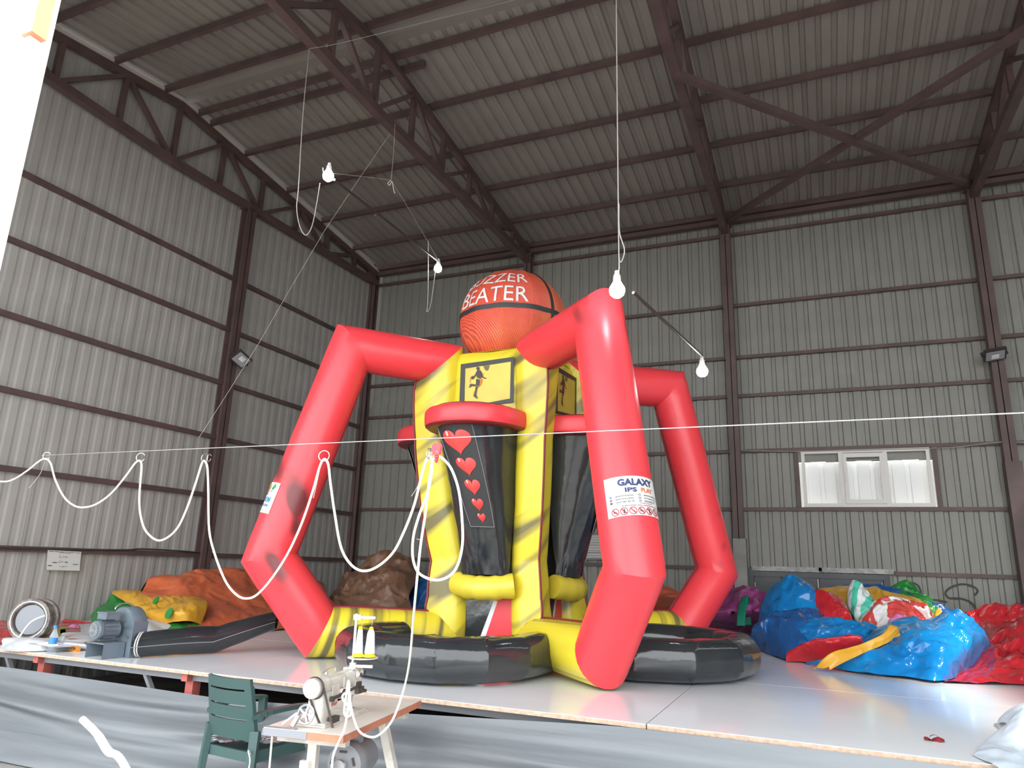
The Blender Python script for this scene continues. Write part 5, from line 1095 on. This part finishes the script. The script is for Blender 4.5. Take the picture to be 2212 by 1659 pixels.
m = MB(); m.lathe([(0, .0), (.02, .0), (.022, .012), (.042, .012), (.049, .02), (.052, .03), (.050, .042), (.044, .046), (.041, .040), (.030, .040), (.028, .046), (.016, .046), (.014, .036), (0, .036)], mp_(-.195, 0, .235), -e1, 28, caps=False); put('handwheel', m, K['cream'], sm_, smooth=True, ang=30)
m = MB(); m.lathe([(.052, .002), (.058, .01), (.052, .018)], mp_(-.19, 0, .235), -e1, 28, caps=False); put('wheel_rim', m, K['iron'], sm_, smooth=True)
m = MB(); w0 = mp_(-.26, -.005, .085)
for i in range(5):
    a = 2*PI*i/5; m.beam(w0, w0+(e3*math.cos(a)+ez*math.sin(a))*.045, .012, .012, up=e1)
m.tube([w0+(e3*math.cos(a)+ez*math.sin(a))*.045 for a in [2*PI*i/20 for i in range(20)]], .007, 6, closed=True); m.lathe([(0, -.012), (.012, -.012), (.012, .012), (0, .012)], w0, e1, 12, caps=False); put('winder_wheel', m, K['steel'], sm_)
m = MB(); m.beam(mp_(-.27, -.07, .01), mp_(-.27, -.04, .08), .02, .02, up=e1); m.beam(mp_(-.27, -.13, .015), mp_(-.27, -.05, .09), .012, .014, up=e1); put('winder_bracket', m, K['steel'], sm_)
m = MB(); m.beam(mp_(-.205, .055, .24), mp_(-.19, .12, .0), .012, .004, up=e1); m.beam(mp_(-.205, -.055, .24), mp_(-.19, .05, .0), .012, .004, up=e1); put('drive_belt', m, K['iron'], sm_)
m = MB(); mbx(m, -.10, -.02, .05, .056, .17, .24); put('cover_plate', m, K['cream'], sm_)
m = MB(); mbx(m, .04, .12, .044, .05, .20, .27); put('cover_plate', m, K['cream'], sm_)
m = MB(); mbx(m, -.11, -.035, .05, .055, .085, .145); put('name_plate', m, K['cream'], sm_)
vs, fs = text_geo('PFAFF', 1., bold=.03); xs = [v.x for v in vs]; ys = [v.y for v in vs]
m = MB(); m.add([mp_(-.10+.06*(v.x-min(xs))/(max(xs)-min(xs)), .0565, .105+.022*(v.y-min(ys))/(max(ys)-min(ys))) for v in vs], fs); put('lettering', m, K['crimson'], sm_)
m = MB(); m.tube([mp_(-.11, .062, .155), mp_(.22, .062, .185)], .009, 8); m.lathe([(0, -.01), (.022, -.01), (.022, .01), (0, .01)], mp_(.03, .066, .168), e3, 16, caps=False); m.lathe([(0, -.008), (.014, -.008), (.014, .01), (0, .01)], mp_(-.115, .064, .155), e3, 12, caps=False); put('linkage_rod', m, K['iron'], sm_)
for a, z in ((.20, .262), (.248, .268)):
    m = MB(); m.lathe([(0, 0), (.012, 0), (.022, .004), (.022, .008), (.010, .012), (.010, .022), (0, .022)], mp_(a, .046, z), e3, 16, caps=False); put('tension_dial', m, K['paper'], sm_)
    m = MB(); m.lathe([(0, 0), (.011, 0), (.011, .008), (0, .008)], mp_(a, .068, z), e3, 12, caps=False); put('tension_knob', m, K['iron'], sm_)
m = MB(); mbx(m, .19, .26, .044, .07, .13, .175); mbx(m, .2, .24, .044, .062, .18, .21); m.tube([mp_(.2, .07, .16), mp_(.27, .075, .14)], .01, 8); put('feed_linkage', m, K['iron'], sm_)
m = MB(); m.tube([mp_(.235, .0, .12), mp_(.235, .0, .02)], .006, 8); m.tube([mp_(.25, .0, .12), mp_(.25, .0, .03)], .004, 8); mbx(m, .215, .255, -.02, .02, .018, .024); put('presser_foot', m, K['steel'], sm_)
m = MB(); m.tube(sm_pts([mp_(-.10, -.02, .31), mp_(-.08, -.02, .315), mp_(-.02, -.02, .33), mp_(.05, -.02, .33), mp_(.05, -.02, .30)], 4), .0018, 5); m.lathe([(0, 0), (.009, 0), (.009, .014), (0, .016)], mp_(-.05, -.02, .295), ez, 10, caps=False); put('thread_guide', m, K['steel'], sm_)
m = MB(); m.tube([mp_(.235, .0, .30), mp_(.235, .0, .335)], .008, 10); m.lathe([(0, 0), (.014, 0), (.014, .01), (0, .01)], mp_(.235, 0, .33), ez, 12, caps=False); put('pressure_screw', m, K['steel'], sm_)
m = MB(); mbx(m, -.14, -.06, .06, .09, .008, .045); put('oil_cup', m, K['iron'], sm_)
# ------------------------------------------------ thread stand
S0 = Vector(onp(753, 1541, 2, .78)); ts_ = thing('thread_stand', 'white thread stand rising behind the hose knot', 'thread stand', tuple(S0))
ztop = Vector(onp(777, 1326, 1, S0.y)).z; zpl = Vector(onp(765, 1421, 1, S0.y)).z
m = MB(); m.tube([S0, S0+ez*(ztop-.78)], .0075, 10); m.tube([S0+ez*.05, S0+ez*(zpl-.78-.11)], .010, 10); put('pole', m, K['pvc'], ts_, smooth=True)
d_ = Vector((.93, .36, 0))
top_ = Vector((S0.x, S0.y, ztop-.02)); m = MB(); m.beam(top_-d_*.012, top_+d_*.115, .012, .014); m.beam(top_-d_*.015, top_+d_*.03, .024, .03); put('top_arm', m, K['pvc'], ts_)
mid_ = Vector((S0.x, S0.y, zpl)); m = MB(); m.beam(mid_+ez*-.045-d_*.015, mid_+ez*-.045+d_*.12, .014, .016); m.beam(mid_-ez*.045-d_*.015, mid_-ez*.045+d_*.02, .026, .035); put('bottom_arm', m, K['pvc'], ts_)
pc2 = mid_+d_*.058; m = MB(); m.lathe([(0, -.004), (.06, -.004), (.088, .0), (.09, .006), (.086, .006), (.06, .001), (0, .001)], pc2, ez, 30, caps=False); put('spool_plate', m, K['pvc'], ts_, smooth=True)
for q, (dd, lab) in enumerate(((-.028, 'white thread cone on the left of the thread stand'), (.038, 'white thread cone on the right of the thread stand'))):
    o = pc2+d_*dd+ez*.008; sp = thing('thread_cone', lab, 'thread cone', tuple(o), 'thread cones on the stand')
    m = MB(); 
    pr = [(0, .02), (.024+.006*q, .02)]+[(.024+.006*q-.0009*i+(.0008 if i % 2 else 0), .02+.0115*i) for i in range(11)]+[(.014, .152), (0, .152)]
    m.lathe(pr, o, ez, 18, caps=False); put('thread', m, K['thread'], sp, smooth=True)
    m = MB(); m.lathe([(0, 0), (.038, 0), (.036, .006), (.02, .024), (0, .024)], o, ez, 20, caps=False); m.lathe([(0, .15), (.011, .15), (.013, .158), (.011, .168), (0, .168)], o, ez, 14, caps=False); put('cone_core', m, K['yplastic'], sp)
    m = MB(); m.tube([o+ez*.165, top_+d_*(.06+.04*q)], .0007, 3); put('thread_end', m, K['thread'], sp)
# ================================================================== small things
sheet('cloth', 'pale grey cloth bunched on the platform at the bottom right corner', 'cloth', [[('s', 2100, 1632), ('s', 2160, 1662), ('s', 2230, 1690), ('s', 2330, 1700)], [(2135, 1595, -7.75), (2180, 1600, -7.9), (2240, 1610, -7.9), (2330, 1620, -7.9)], [(2180, 1560, -7.5), (2205, 1535, -7.4), (2250, 1530, -7.4), (2330, 1540, -7.4)]], K['cloth'], .03, 3, 51, back=.4)
o = Vector(onp(2018, 1600, 2, SZ)); m = MB(); m.grid(lambda u, v: o+Vector(((u-.5)*.10, (v-.5)*.05, .016+.012*math.sin(u*8+v*3)*(1-abs(2*u-1)**2)-.014*abs(2*v-1))), 12, 8); m.grid(lambda u, v: o+Vector((-.02+.05*u, .01+(v-.5)*.02, .018+.012*math.sin(PI*u))), 8, 4)
tag(put('vinyl_scrap', m, K['maroon'], base=tuple(o), smooth=True), 'small dark red scrap lying alone on the white platform', 'scrap')
a = Vector(atd(178, 1554, 3.0)); b = Vector(atd(300, 1700, 2.7)); 
m = MB(); m.tube(sm_pts([a, a.lerp(b, .25)+Vector((.006, 0, .004)), a.lerp(b, .5)-Vector((.004, 0, 0)), a.lerp(b, .62)+Vector((.012, 0, .008)), b, b+(b-a)*1.2], 5), [.011]*6+[.0125]*6+[.011]*14, 10)
tag(put('wooden_stick', m, K['stick'], base=tuple(b), smooth=True), 'pale knotty stick poking up at the bottom left', 'stick')
